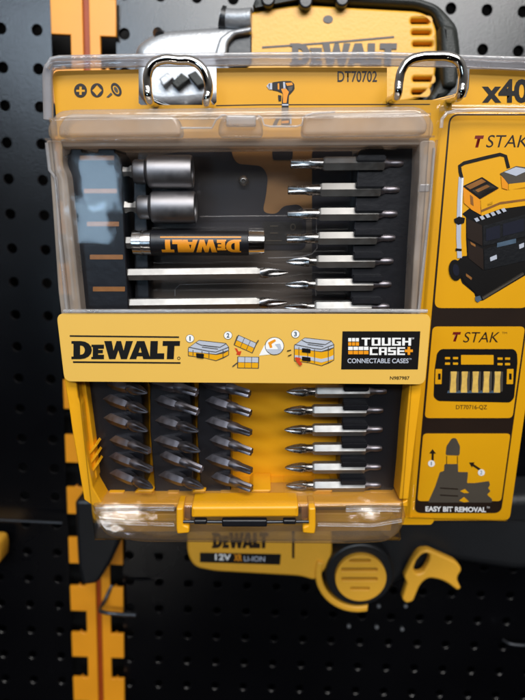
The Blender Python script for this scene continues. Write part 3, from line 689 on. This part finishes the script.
# latch below: clear tray, yellow latch, pin
tb = fillet(PK.pl([(91, 506), (404, 503), (407, 520), (401, 534), (388, 544), (340, 546), (140, 544), (106, 538), (95, 524)], -.001), [.002, .002, .003, .004, .006, .006, .006, .004, .003])
flat('latch_tray', tb, -.001, .022, 'trayc', case, bev=.0028, seg=4)
ribbon('tray_edge', [(97, 508), (140, 507.5), (174, 508)], .0030, .003, 'trayc', case, -.0035)
ribbon('tray_edge', [(98, 521), (130, 523), (174, 524)], .0024, .002, 'trayc', case, -.0035)
ribbon('tray_edge', [(346, 509), (372, 508.5), (400, 509)], .0030, .003, 'trayc', case, -.0035)
ribbon('tray_edge', [(318, 524), (372, 525), (402, 520)], .0022, .002, 'trayc', case, -.0035)
flat('tray_floor', fillet(PK.pl([(110, 512), (392, 511), (390, 529), (112, 530)], .018), .001), .016, .020, 'tray', case, bev=.0006)
lt = flat('latch', fillet(PK.pl([(191.5, 506), (298.5, 505.5), (298.5, 516.5), (191.5, 517)], -.003), .0010), -.0040, .010, 'tray', case, bev=.0014, seg=3)
for u, sg in ((180.5, 1), (311.5, -1)):
    flat('latch_lug', fillet(PK.pl([(u-4*sg, 507), (u+3*sg, 507), (u+3*sg, 524), (u+9*sg, 526), (u+9*sg, 532), (u-3*sg, 533), (u-4*sg, 528)], -.003), .0010), -.0042, .008, 'tray', case, bev=.0009)
    flat('recess', PK.pl(rect(min(u+3*sg, u+10*sg), 507, max(u+3*sg, u+10*sg), 519), .002), .002, .004, 'amber', case)
pn = link('latch_pin', tube_me([P3(181, 521.5, -.003), P3(245, 522, -.003), P3(311, 521.5, -.003)], .0008), 'wire', case, None, True)
for (u0, u1) in ((194, 207), (222, 267), (283, 296)):
    flat('pin_clip', fillet(PK.pl(rect(u0, 519.2, u1, 526 if u1-u0 > 20 else 523.6), -.004), .0008), -.0050, -.002, 'holder', case, bev=.0008)

# ================================================================== THE LABEL SLEEVE
YL = -.0018
lab = flat('name_label', fillet(PK.pl([(56.5, 313.5), (431, 314), (425, 384.5), (64.5, 381.5)], YL), .0036), YL, YL+.0006, 'label', None, bev=.0001, mw=PK.M)
tag(lab, 'pale yellow name label stretched across the middle of the clear case', 'label')
y1_ = YL-.0001
def pl2(name, px, m_='ink', r=0, dy=0, parent=lab, holes=()): return pr(name, px, y1_-dy, m_, parent, r, .00008, holes=holes)
pl2('rule', [(69.8, 335.2), (179, 336.4), (179, 337.8), (69.8, 336.6)])
pl2('rule', [(73, 361.2), (180.5, 362.2), (180.5, 363.6), (73, 362.8)])
wordmark(PK, 71.5, 341, 179, 359, y1_, 'ink', lab)
pl2('registered_mark', ringpx(178.8, 358.2, 1.6, 1.6, 16), 'darkink', holes=[ringpx(178.8, 358.2, 1.1, 1.1, 12)])
def numdot(u, v, s):
    d = pl2('number_dot', ringpx(u, v, 4.3, 4.1, 20), 'greyink'); pl2('number_dot', ringpx(u, v, 3.9, 3.7, 20), 'white', dy=.0001, parent=d)
    text(PK, s, u-(1.4 if s != '1' else .6), v-2.3, u+(1.4 if s != '1' else .6), v+2.3, y1_-.0003, 'blueink', d, .03)
numdot(190, 338.5, '1'); numdot(228, 335.3, '2'); numdot(295.5, 334, '3')
def ink_line(px, w=.7, m_='greyink', dy=.0003, parent=lab): return pl2('outline', stroke(px, w), m_, dy=dy, parent=parent)
# case drawing 1
def case_drawing(u, v, tiers, s=1.0):
    base = pl2('case_drawing', [(u, v+10*s), (u+8*s, v+4*s), (u+11*s, v+2*s), (u+38*s, v+5*s), (u+41*s, v+9*s), (u+41*s, v+17*s+tiers), (u+36*s, v+20*s+tiers), (u+28*s, v+23*s+tiers), (u+16*s, v+20*s+tiers), (u, v+18*s+tiers)], 'greyink', .0002)
    pl2('case_drawing', [(u+.7, v+10*s), (u+8*s, v+4.6*s), (u+11*s, v+2.7*s), (u+37.6*s, v+5.7*s), (u+40.3*s, v+9*s), (u+40.3*s, v+12*s), (u+28*s, v+16*s), (u+.7, v+13.5*s)], 'pale', dy=.0001, parent=base)
    pl2('case_drawing', [(u+.7, v+13.9*s), (u+14*s, v+15.2*s), (u+28*s, v+17*s), (u+36*s, v+15.5*s), (u+40.3*s, v+13*s), (u+40.3*s, v+16.8*s+tiers), (u+28*s, v+22.3*s+tiers), (u+16*s, v+19.4*s+tiers), (u+.7, v+17.4*s+tiers)], 'card', dy=.0001, parent=base)
    if tiers:
        pl2('case_drawing', [(u+.7, v+20*s), (u+14*s, v+21.2*s), (u+28*s, v+24*s), (u+36*s, v+22*s), (u+40.3*s, v+20*s), (u+40.3*s, v+24*s), (u+28*s, v+27.5*s), (u+14*s, v+24.5*s), (u+.7, v+23*s)], 'pale', dy=.0002, parent=base)
    for q in ([(u+14*s, v+9*s), (u+30*s, v+11*s)], [(u+15*s, v+7.4*s), (u+29*s, v+9*s)], [(u+.5, v+9*s), (u+20*s, v+13*s), (u+28*s, v+14*s), (u+41*s, v+9*s)], [(u+14*s, v+13*s), (u+14*s, v+19*s+tiers)], [(u+21*s, v+14*s), (u+21*s, v+20*s+tiers)], [(u+5*s, v+12*s), (u+5*s, v+17.6*s+tiers)], [(u+35*s, v+12*s), (u+35*s, v+20*s+tiers)],
              [(u+8*s, v+4.6*s), (u+13*s, v+7*s), (u+32*s, v+9.2*s), (u+38*s, v+5.7*s)]):
        ink_line(q, .6, parent=base)
    return base
c1 = case_drawing(188, 338, 0)
pl2('case_catch', [(196, 353), (204, 354), (203.5, 358.5), (196.5, 357.5)], 'ink', .0002, dy=.0004, parent=c1)
c3 = case_drawing(294, 335.5, 8, .98)
for v in (348, 356.5): pl2('case_catch', [(302, v), (310.5, v+1), (310.5, v+5), (302, v+4)], 'ink', .0002, dy=.0005, parent=c3)
pl2('red_arrow', [(295, 357), (301, 358), (299.5, 360.5), (302.5, 364), (300, 366), (296.5, 362)], 'red', .0003, dy=.0006, parent=c3)
for q in ([(287, 351), (291, 350)], [(288, 356), (291.5, 354.5)]): ink_line(q, .9, 'darkink')
# drawing 2: two cases hooked together and the magnified joint
def strip(pts0, du, dv, w, h, ang):
    ca, sa = math.cos(ang), math.sin(ang)
    T = lambda a, b: (pts0[0]+a*ca-b*sa, pts0[1]+a*sa+b*ca)
    bs = pl2('case_drawing', [T(-.6, -.6), T(w+.6, -.6), T(w+.6, h+.6), T(-.6, h+.6)], 'greyink', .0002)
    for k in range(3):
        a0 = k*w/3+.3; a1 = (k+1)*w/3-.3
        pl2('case_drawing', [T(a0, 0), T(a1, 0), T(a1, h*.48), T(a0, h*.48)], 'pale', .0001, dy=.0001, parent=bs)
        pl2('case_drawing', [T(a0, h*.53), T(a1, h*.53), T(a1, h), T(a0, h)], 'card', .0001, dy=.0001, parent=bs)
    return bs
strip((238.5, 335.5), 0, 0, 19.5, 10, .42)
strip((238, 357), 0, 0, 20.5, 10.5, .02)
ink_line([(237.5, 336), (234.5, 344)], 1.1); ink_line([(256, 344), (258.5, 340)], 1.0); ink_line([(237.5, 362.5), (232.5, 366.5)], 1.0)
pl2('red_arrow', [(234.6, 348), (237, 348.6), (238.5, 351.5), (241.5, 351), (240, 355.5), (236.2, 354.4), (237, 352.6)], 'red', .0001)
pl2('magnifier_wedge', [(259, 355.5), (264.5, 345), (270, 354.4)], 'white')
mg = pl2('magnifier', ringpx(274.5, 346, 9.6, 9.0, 28), 'greyink', dy=.0001)
pl2('magnifier', ringpx(274.5, 346, 9.0, 8.4, 28), 'white', dy=.0002, parent=mg)
pl2('magnifier', [(266.5, 349), (283, 349), (280, 353), (274.5, 354.3), (269, 352.6)], 'pale', .0003, dy=.0003, parent=mg)
pl2('magnifier', [(268, 342.5), (275, 339), (276, 341), (271.5, 344), (272.5, 347.5), (270, 348)], 'orange', .0003, dy=.0003, parent=mg)
pl2('magnifier', [(275, 344), (280, 343.5), (281.5, 348), (279, 350.5), (277.5, 347)], 'pale', .0003, dy=.0004, parent=mg)
# black plate with the case name
bp_ = pl2('name_plate', [(342.5, 331.3), (420.3, 331.3), (417.8, 369.3), (341.2, 369.3)], 'ink')
RL = {  # blocky letters as separate bars in a 4 x 5 box
 'T': [(0, 4, 4, 5), (1.4, 0, 2.6, 4)], 'O': [(0, 0, 1.2, 5), (2.8, 0, 4, 5), (1.2, 0, 2.8, 1), (1.2, 4, 2.8, 5)],
 'U': [(0, 0, 1.2, 5), (2.8, 0, 4, 5), (1.2, 0, 2.8, 1)], 'G': [(0, 0, 1.2, 5), (1.2, 4, 4, 5), (1.2, 0, 4, 1), (2.8, 1, 4, 2.7), (2.1, 1.9, 2.8, 2.7)],
 'H': [(0, 0, 1.2, 5), (2.8, 0, 4, 5), (1.2, 2, 2.8, 3)], 'C': [(0, 0, 1.2, 5), (1.2, 4, 4, 5), (1.2, 0, 4, 1)],
 'A': [(0, 0, 1.2, 5), (2.8, 0, 4, 5), (1.2, 4, 2.8, 5), (1.2, 1.7, 2.8, 2.6)], 'S': [(0, 0, 4, 1), (0, 2, 4, 3), (0, 4, 4, 5), (0, 3, 1.2, 4), (2.8, 1, 4, 2)],
 'E': [(0, 0, 1.2, 5), (1.2, 4, 4, 5), (1.2, 2, 3.6, 3), (1.2, 0, 4, 1)]}
def block_word(s, u0, v0, u1, v1, y, mat, parent):
    W_ = len(s)*4.6-.6; bm = bmesh.new()
    a, b, c = PK.p(u0, v1, y), PK.p(u1, v1, y), PK.p(u0, v0, y)
    for i, ch in enumerate(s):
        for (x0, z0, x1, z1) in RL[ch]:
            vs = []
            for (x, z) in ((x0, z0), (x1, z0), (x1, z1), (x0, z1)):
                s_ = (x+i*4.6)/W_; t_ = z/5
                vs.append(bm.verts.new((a[0]+(b[0]-a[0])*s_+(c[0]-a[0])*t_, y, a[1]+(b[1]-a[1])*s_+(c[1]-a[1])*t_)))
            bm.faces.new(vs)
    return link('lettering', bm_me(bm), mat, parent)
yk = y1_-.0002
block_word('TOUGH', 361.5, 337.8, 411, 345.6, yk, 'white', bp_)
block_word('CASE', 369.8, 347.2, 405, 355.0, yk, 'white', bp_)
pr('plus_mark', crosspx(408.8, 350.8, 4.0, 1.3), yk, 'orange', bp_)
text(PK, 'TM', 411.6, 337.6, 414, 339.4, yk, 'white', bp_)
text(PK, 'CONNECTABLE CASES', 347.5, 358.4, 408.5, 363.2, yk, 'pale', bp_, .02)
text(PK, 'TM', 409, 358.2, 411.5, 359.8, yk, 'pale', bp_)
for (u0, u1, v0, n_) in ((348.2, 359.5, 338, 3), (348.2, 369.0, 346.6, 4)):
    w_ = (u1-u0)/n_
    for k in range(n_):
        pr('logo_brick', rect(u0+k*w_, v0, u0+(k+1)*w_-.6, v0+3.4), yk, 'white', bp_)
        pr('logo_brick', rect(u0+k*w_, v0+4.2, u0+(k+1)*w_-.6, v0+7.6), yk, 'orange', bp_)
text(PK, 'N987987', 390, 376.3, 409.5, 379.8, y1_, 'darkink', lab, .015)

ribbon('front_ridge', [(64, 311), (150, 311), (262, 310.6), (380, 310.6), (427, 311)], .0016, .002, 'edge', case, -.0016)
# ================================================================== BITS
def fr_at(u, v, y, ang=0, pitch=0):
    a = PK.p(u, v, y)
    return PK.M @ Matrix.Translation((a[0], y, a[1])) @ Matrix.Rotation(ang, 4, 'Y') @ Matrix.Rotation(pitch, 4, 'Z')
HEX = .0056/2/math.cos(PI/6)
def flute(n, depth, x0, x1):
    def f(x, a, r):
        if x0 <= x <= x1: return r*(1-depth*(.5+.5*math.cos(n*a)))
        return r
    return f
def add_part(name, me, mat, parent): return link(name, me, mat, parent, None, True)
BAR = .0005
def power_bit(kind):
    """50 mm bit lying along +x, tip at x=0"""
    root = bpy.data.objects.new('power_bit', None); C.objects.link(root); root.empty_display_size = .005
    L = .050
    if kind == 'cross':
        tip = revolve([(0, .0003), (.0012, .0011), (.004, .0020), (.008, .0027), (.0105, .0024), (.0110, .0021), (.0145, .0021)], 24, mod=flute(4, .42, 0, .0082))
    elif kind == 'star':
        tip = revolve([(0, .0016), (.0004, .0019), (.0075, .0019), (.0095, .0023), (.0145, .0024)], 24, mod=flute(6, .26, 0, .0078))
    else:
        tip = revolve([(0, .0013), (.0004, .0016), (.006, .0019), (.0075, .0023), (.0145, .0024)], 24, mod=flute(4, .2, 0, .0062))
    add_part('tip', tip, 'tip', root)
    sh = revolve([(.0140, .0025), (.0146, HEX*.9), (.0152, HEX), (.0405, HEX), (.0408, HEX*.95)], 6, phase=PI/3)
    add_part('shank', sh, 'steel', root)
    add_part('groove_end', revolve([(.0407, HEX*.8), (.0412, HEX*.78), (.0435, HEX*.5), (.0450, HEX*.5), (.0462, HEX*.54), (.0482, HEX*.5), (.0494, HEX*.35)], 12), 'grit', root)  # darker steel puts the holder's shade into the colour
    return root
def dup(root):
    r = root.copy(); C.objects.link(r)
    for ch in root.children:
        c = ch.copy(); C.objects.link(c); c.parent = r
    return r
protos = {}
def place(kind, mw, label, cat, group, maker=power_bit):
    if kind in protos: o = dup(protos[kind])
    else: o = maker(kind); protos[kind] = o
    o.matrix_world = mw; return tag(o, label, cat, group)
YA = .0135
ords = ['topmost', 'second', 'third', 'fourth', 'fifth', 'sixth', 'seventh']
for i, v in enumerate([163.5, 189.8, 214, 238, 261.2, 284.2, 306.6]):
    kind = ['star', 'star', 'square', 'star', 'cross', 'cross', 'cross'][i]
    u = 288.5-i*.7+(2 if i == 0 else 0)
    pos = 'topmost power bit' if i == 0 else ords[i]+' power bit from the top'
    if i == 6: pos = 'lowest power bit, just above the label,'
    place(kind, fr_at(u, v+.5, YA) @ Matrix.Rotation(math.radians(random.uniform(-5, 4)), 4, 'X'), f'{pos} in the upper right row of the case', 'screwdriver bit', 'long bits in the right hand holders')
    # the holder's fingers close over the upper half of each shank
    a0 = PK.p(357-i*.8, v-8.5, .0095); a1 = PK.p(386-i*.6, v-2.2, .0095)
    bm = bmesh.new(); box_bm(bm, a0[0], a1[0], .0092, .016, a1[1], a0[1]); link('finger', bev_me(bm_me(bm), .0005), 'holder', hUR, None, True)
for i, v in enumerate([392, 411, 430.2, 449, 467.8, 485.8]):
    u = 285+[2.5, 0, .5, 1, 1, 2][i]-1
    pos = 'topmost, just under the label' if i == 0 else (ords[i]+' from the top' if i < 5 else 'lowest')
    place('cross', fr_at(u, v-.4, YA) @ Matrix.Rotation(math.radians(random.uniform(-5, 4)), 4, 'X'), f'cross tipped power bit, {pos}, lower right row of the case', 'screwdriver bit', 'long bits in the right hand holders')
    a0 = PK.p(344-i*.6, v-6, .0095); a1 = PK.p(369-i*.6, v-.6, .0095)
    bm = bmesh.new(); box_bm(bm, a0[0], a1[0], .0092, .016, a1[1], a0[1]); link('finger', bev_me(bm_me(bm), .0005), 'holder', hLR, None, True)

# 89 mm bits, tip pointing right
def long_bit(kind):
    root = bpy.data.objects.new('long_bit', None); C.objects.link(root); root.empty_display_size = .005
    add_part('tip', revolve([(0, .0003), (-.0015, .0012), (-.005, .0022), (-.0085, .0028), (-.011, .0026), (-.0130, .0022)], 24, mod=flute(4, .42, -.009, 0)), 'tip', root)
    r = HEX*.92
    add_part('shank', revolve([(-.0125, .0022), (-.0135, r*.8), (-.0145, r), (-.078, r), (-.0787, r*.72), (-.0805, r*.7), (-.0815, r*.95), (-.0875, r*.95), (-.089, r*.6)], 6, phase=PI/3), 'steel', root)
    return root
for k, (u, v, lab_) in enumerate([(288, 272.4, 'long hex bit with cross tip directly beneath the black screw guide'), (287, 302.3, 'long hex bit with cross tip just above the yellow label')]):
    place('long', fr_at(u, v, .0127, math.radians(-.4)), lab_, 'screwdriver bit', 'long hex bits at left', maker=long_bit)
# insert bits set at a slant into the three lower left holders
def short_bit(kind):
    root = bpy.data.objects.new('insert_bit', None); C.objects.link(root); root.empty_display_size = .005
    n = {'cross': 4, 'star': 6, 'square': 4}[kind[:-1]]
    r = HEX*.92
    prof = {'cross': [(0, .0004), (-.0014, .0012), (-.004, .0021), (-.0065, .0026), (-.0085, .0024), (-.0095, .0020), (-.011, .0021)],
            'star': [(0, .0017), (-.0004, .0020), (-.006, .0021), (-.008, .0024), (-.011, .0025)],
            'square': [(0, .0015), (-.0004, .0018), (-.0055, .0020), (-.0075, .0024), (-.011, .0025)]}[kind[:-1]]
    add_part('tip', revolve(prof, 24, mod=flute(n, .36, -.0066, 0)), 'grit', root)
    add_part('shank', revolve([(-.0105, .0025), (-.0115, r*.9), (-.013, r), (-.0235, r), (-.025, r*.8)], 6, phase=PI/3), 'grit', root)
    return root
cols = [('left', 'cross', [(147, 394), (147.5, 413), (147.5, 432), (149.5, 452.3), (151.4, 471), (152.8, 489)]),
        ('middle', 'star', [(197, 393.5), (198, 413), (198.2, 432.3), (200, 452.3), (201.8, 470.5), (203.6, 489)]),
        ('right', 'square', [(249.7, 395), (250.5, 414.5), (251, 434), (251.6, 453), (251.6, 472), (251.6, 489.5)])]
kinds = [['cross', 'cross', 'cross', 'square', 'square', 'cross'], ['star', 'star', 'cross', 'cross', 'star', 'cross'], ['star', 'star', 'square', 'star', 'square', 'star']]
for ci, (cn, kd, tips) in enumerate(cols):
    for i, (u, v) in enumerate(tips):
        pos = 'topmost' if i == 0 else (ords[i]+' from the top' if i < 5 else 'lowest')
        place(kinds[ci][i]+'s', fr_at(u, v-1, .004, math.radians(5+random.uniform(-2, 3)), math.radians(-30+random.uniform(-2, 2))) @ Matrix.Scale(1.12, 4),
              f'short dark insert bit, {pos}, {cn} column of lower left holders', 'screwdriver bit', 'short insert bits at lower left', maker=short_bit)

# nut drivers
def nut_driver(kind):
    root = bpy.data.objects.new('nut_driver', None); C.objects.link(root); root.empty_display_size = .005
    add_part('shank', revolve([(-.0445, HEX*.6), (-.043, HEX*.9), (-.031, HEX*.9), (-.030, HEX*.65), (-.028, HEX*.65), (-.027, HEX*.9), (-.024, HEX*.9)], 6, phase=PI/3), 'steel', root)
    add_part('collar', revolve([(-.0262, .0034), (-.0258, .0046), (-.0250, .0052), (-.0206, .0052), (-.0200, .0044), (-.0196, .0044)], 32), 'gun', root)
    add_part('socket', revolve([(-.0200, .0050), (-.0196, .0064), (-.0188, .0071), (-.0012, .0071), (-.0002, .0068), (0, .0060), (-.0006, .0054), (-.010, .0050)], 36), 'gun', root)
    return root
place('nut', fr_at(193, 172, .0125, math.radians(0.5)), 'grey steel nut driver socket, upper of two, at the top of the case', 'nut driver', 'nut drivers', maker=nut_driver)
place('nut', fr_at(196, 207.5, .0125, math.radians(0.5)), 'grey steel nut driver socket, lower of two, above the black screw guide', 'nut driver', 'nut drivers')
# magnetic screw guide with the upside-down wordmark
gm = fr_at(265, 242.6, .0125, math.radians(.3))
gd = bpy.data.objects.new('screw_guide', None); C.objects.link(gd); gd.matrix_world = gm
tag(gd, 'black drive guide sleeve with orange upside down lettering and chrome ends', 'bit holder')
s_ = 1/(2.19*.948*1.06*1000)
Lg = lambda u: (PK.p(u, 242.6, .0125)[0]-PK.p(265, 242.6, .0125)[0])
add_part('end_cap', revolve([(0, .0042), (-.0004, .0054), (Lg(249), .0056), (Lg(248.5), .0050)], 36), 'chrome', gd)
add_part('sleeve', revolve([(Lg(249), .0055), (Lg(248), .0058), (Lg(153), .0058), (Lg(152), .0053)], 40), 'holder', gd)
add_part('cap', revolve([(Lg(152.5), .0052), (Lg(152), .0057), (Lg(145), .0057), (Lg(144.5), .0054), (Lg(143), .0054), (Lg(142.5), .0058), (Lg(134), .0056), (Lg(133), .0044)], 36), 'steelb', gd)
add_part('shank', revolve([(Lg(133.5), HEX*.9), (Lg(112), HEX*.9), (Lg(111), HEX*.65), (Lg(108), HEX*.65), (Lg(107), HEX*.85), (Lg(97), HEX*.85), (Lg(96), HEX*.5)], 6, phase=PI/3), 'steel', gd)
def wrap(o):      # bend flat print round the sleeve, in the guide's own space
    inv = gm.inverted() @ PK.M
    for v in o.data.vertices:
        q = inv @ v.co; a = q.z/.0059; depth = .0001 if v.co.y < .0068-.00001 else 0
        v.co = (q.x, -.00592*math.cos(a)-depth*0, .00592*math.sin(a))
    return o
def subdiv(me, n=3):
    bm = bmesh.new(); bm.from_mesh(me)
    bmesh.ops.triangulate(bm, faces=bm.faces[:])
    for _ in range(n):
        bmesh.ops.subdivide_edges(bm, edges=[e_ for e_ in bm.edges if e_.calc_length() > .0008], cuts=1)
        bmesh.ops.triangulate(bm, faces=[f_ for f_ in bm.faces if len(f_.verts) > 3])
    bm.to_mesh(me); bm.free()
w = wordmark(PK, 161, 239.6, 241, 253.5, .0068, 'orange', None, flip=True, thick=0.0)
w.parent = gd; subdiv(w.data); wrap(w)
ol = flat('print_line', PK.pl(rect(160, 236.2, 241, 237.6), .0068), .0068, .0068, 'orange', gd); subdiv(ol.data); wrap(ol)

# ================================================================== CHROME HANGING HOOKS
def hook(px, label):
    yq_ = .020
    e0, e1 = px[0], px[-1]
    p0 = PK.p(e0[0], e0[1], yq_); p1_ = PK.p(e1[0], e1[1], yq_)
    pts = [(p0[0], .16, p0[1]+.012), (p0[0], .034, p0[1]), (p0[0], .026, p0[1]-.0006)] + [P3(u, v, yq_) for u, v in px] + [(p1_[0], .026, p1_[1]-.0006), (p1_[0], .034, p1_[1]), (p1_[0], .16, p1_[1]+.012)]
    o = link('hanging_hook', tube_me(pts, .0019, res=8), 'chrome', None, PK.M, True)
    return tag(o, label, 'hook', 'chrome hanging hooks')
hook([(149, 98), (147.5, 86), (148, 73), (153, 64), (163, 59.5), (178, 60), (192, 61), (202, 68), (207.5, 80), (208.5, 92), (206.5, 100)], 'chrome wire loop hook in the left slot of the card')
hook([(397.5, 94), (399, 82), (402, 70), (409, 61), (420, 57), (435, 56), (450, 57), (459, 62), (462.5, 72), (462.5, 84), (460.5, 94)], 'chrome wire loop hook in the slot beside the x40 print')

# ================================================================== LIGHT
w_ = bpy.data.worlds.new('World'); sc.world = w_; w_.use_nodes = True
nt = w_.node_tree; bg = nt.nodes['Background']
tc = nt.nodes.new('ShaderNodeTexCoord'); sp = nt.nodes.new('ShaderNodeSeparateXYZ'); cr = nt.nodes.new('ShaderNodeValToRGB')
nt.links.new(tc.outputs['Generated'], sp.inputs[0])
mr = nt.nodes.new('ShaderNodeMapRange'); mr.inputs[1].default_value = -1; mr.inputs[2].default_value = 1
nt.links.new(sp.outputs['Z'], mr.inputs[0]); nt.links.new(mr.outputs[0], cr.inputs[0])
cr.color_ramp.elements[0].position = .48; cr.color_ramp.elements[0].color = (.004, .0035, .0035, 1)
cr.color_ramp.elements[1].position = .80; cr.color_ramp.elements[1].color = (.28, .27, .265, 1)
nt.links.new(cr.outputs[0], bg.inputs[0]); bg.inputs[1].default_value = 1.0
def area(name, loc, target, sx, sy, power, col):
    l = bpy.data.lights.new(name, 'AREA'); l.shape = 'RECTANGLE'; l.size = sx; l.size_y = sy; l.energy = power; l.color = col
    o = bpy.data.objects.new(name, l); C.objects.link(o); o.location = loc
    o.rotation_euler = (Vector(target)-Vector(loc)).to_track_quat('-Z', 'Y').to_euler(); return o
area('ceiling_lamp', (.12, -.33, 2.0), (0, .3, 1.4), .8, .25, 9.5, (1, .97, .93))
area('ceiling_lamp', (-.70, -1.5, 2.16), (-.1, .4, 1.5), .8, .22, 11, (.66, .82, 1))
area('ceiling_lamp', (.30, -1.7, 2.26), (.05, .4, 1.5), 1.4, .30, 24, (.94, .97, 1))
def mirror_lamp(u, v, w_px, h_px, dist, rad, col):      # unseen lamp placed so its reflection shows at the given spot
    x, z = PK.p(u, v, -.0006); p = Vector((x, -.0006, z)); r = p-PK.c; r.y = -r.y; k = (r.length+dist)/r.length
    q = p+r.normalized()*dist; sx, sy = w_px/2190*k, h_px/2190*k
    return area('reflection_lamp', PK.M @ q, PK.M @ p, sx, sy, rad*sx*sy*PI, col)
mirror_lamp(101, 186, 33, 42, .8, 14, (.52, .76, 1))
mirror_lamp(91, 222, 31, 36, .8, 14, (.52, .76, 1))
mirror_lamp(122, 514, 44, 10, 1.0, 24, (1, .95, .9))  # unseen lamps added for the white highlights on the latch tray
mirror_lamp(366, 511, 22, 6, 1.0, 34, (1, .97, .92))

sc.view_settings.view_transform = 'Standard'; sc.view_settings.look = 'None'
sc.view_settings.exposure = -.14; sc.view_settings.gamma = 1
sc.render.engine = 'CYCLES'
cy = sc.cycles
cy.max_bounces = 12; cy.transparent_max_bounces = 32; cy.glossy_bounces = 5; cy.transmission_bounces = 8; cy.diffuse_bounces = 4
cy.caustics_reflective = False; cy.caustics_refractive = False; cy.sample_clamp_indirect = 4
cy.use_denoising = True
for me in list(bpy.data.meshes):
    if me.users == 0: bpy.data.meshes.remove(me)
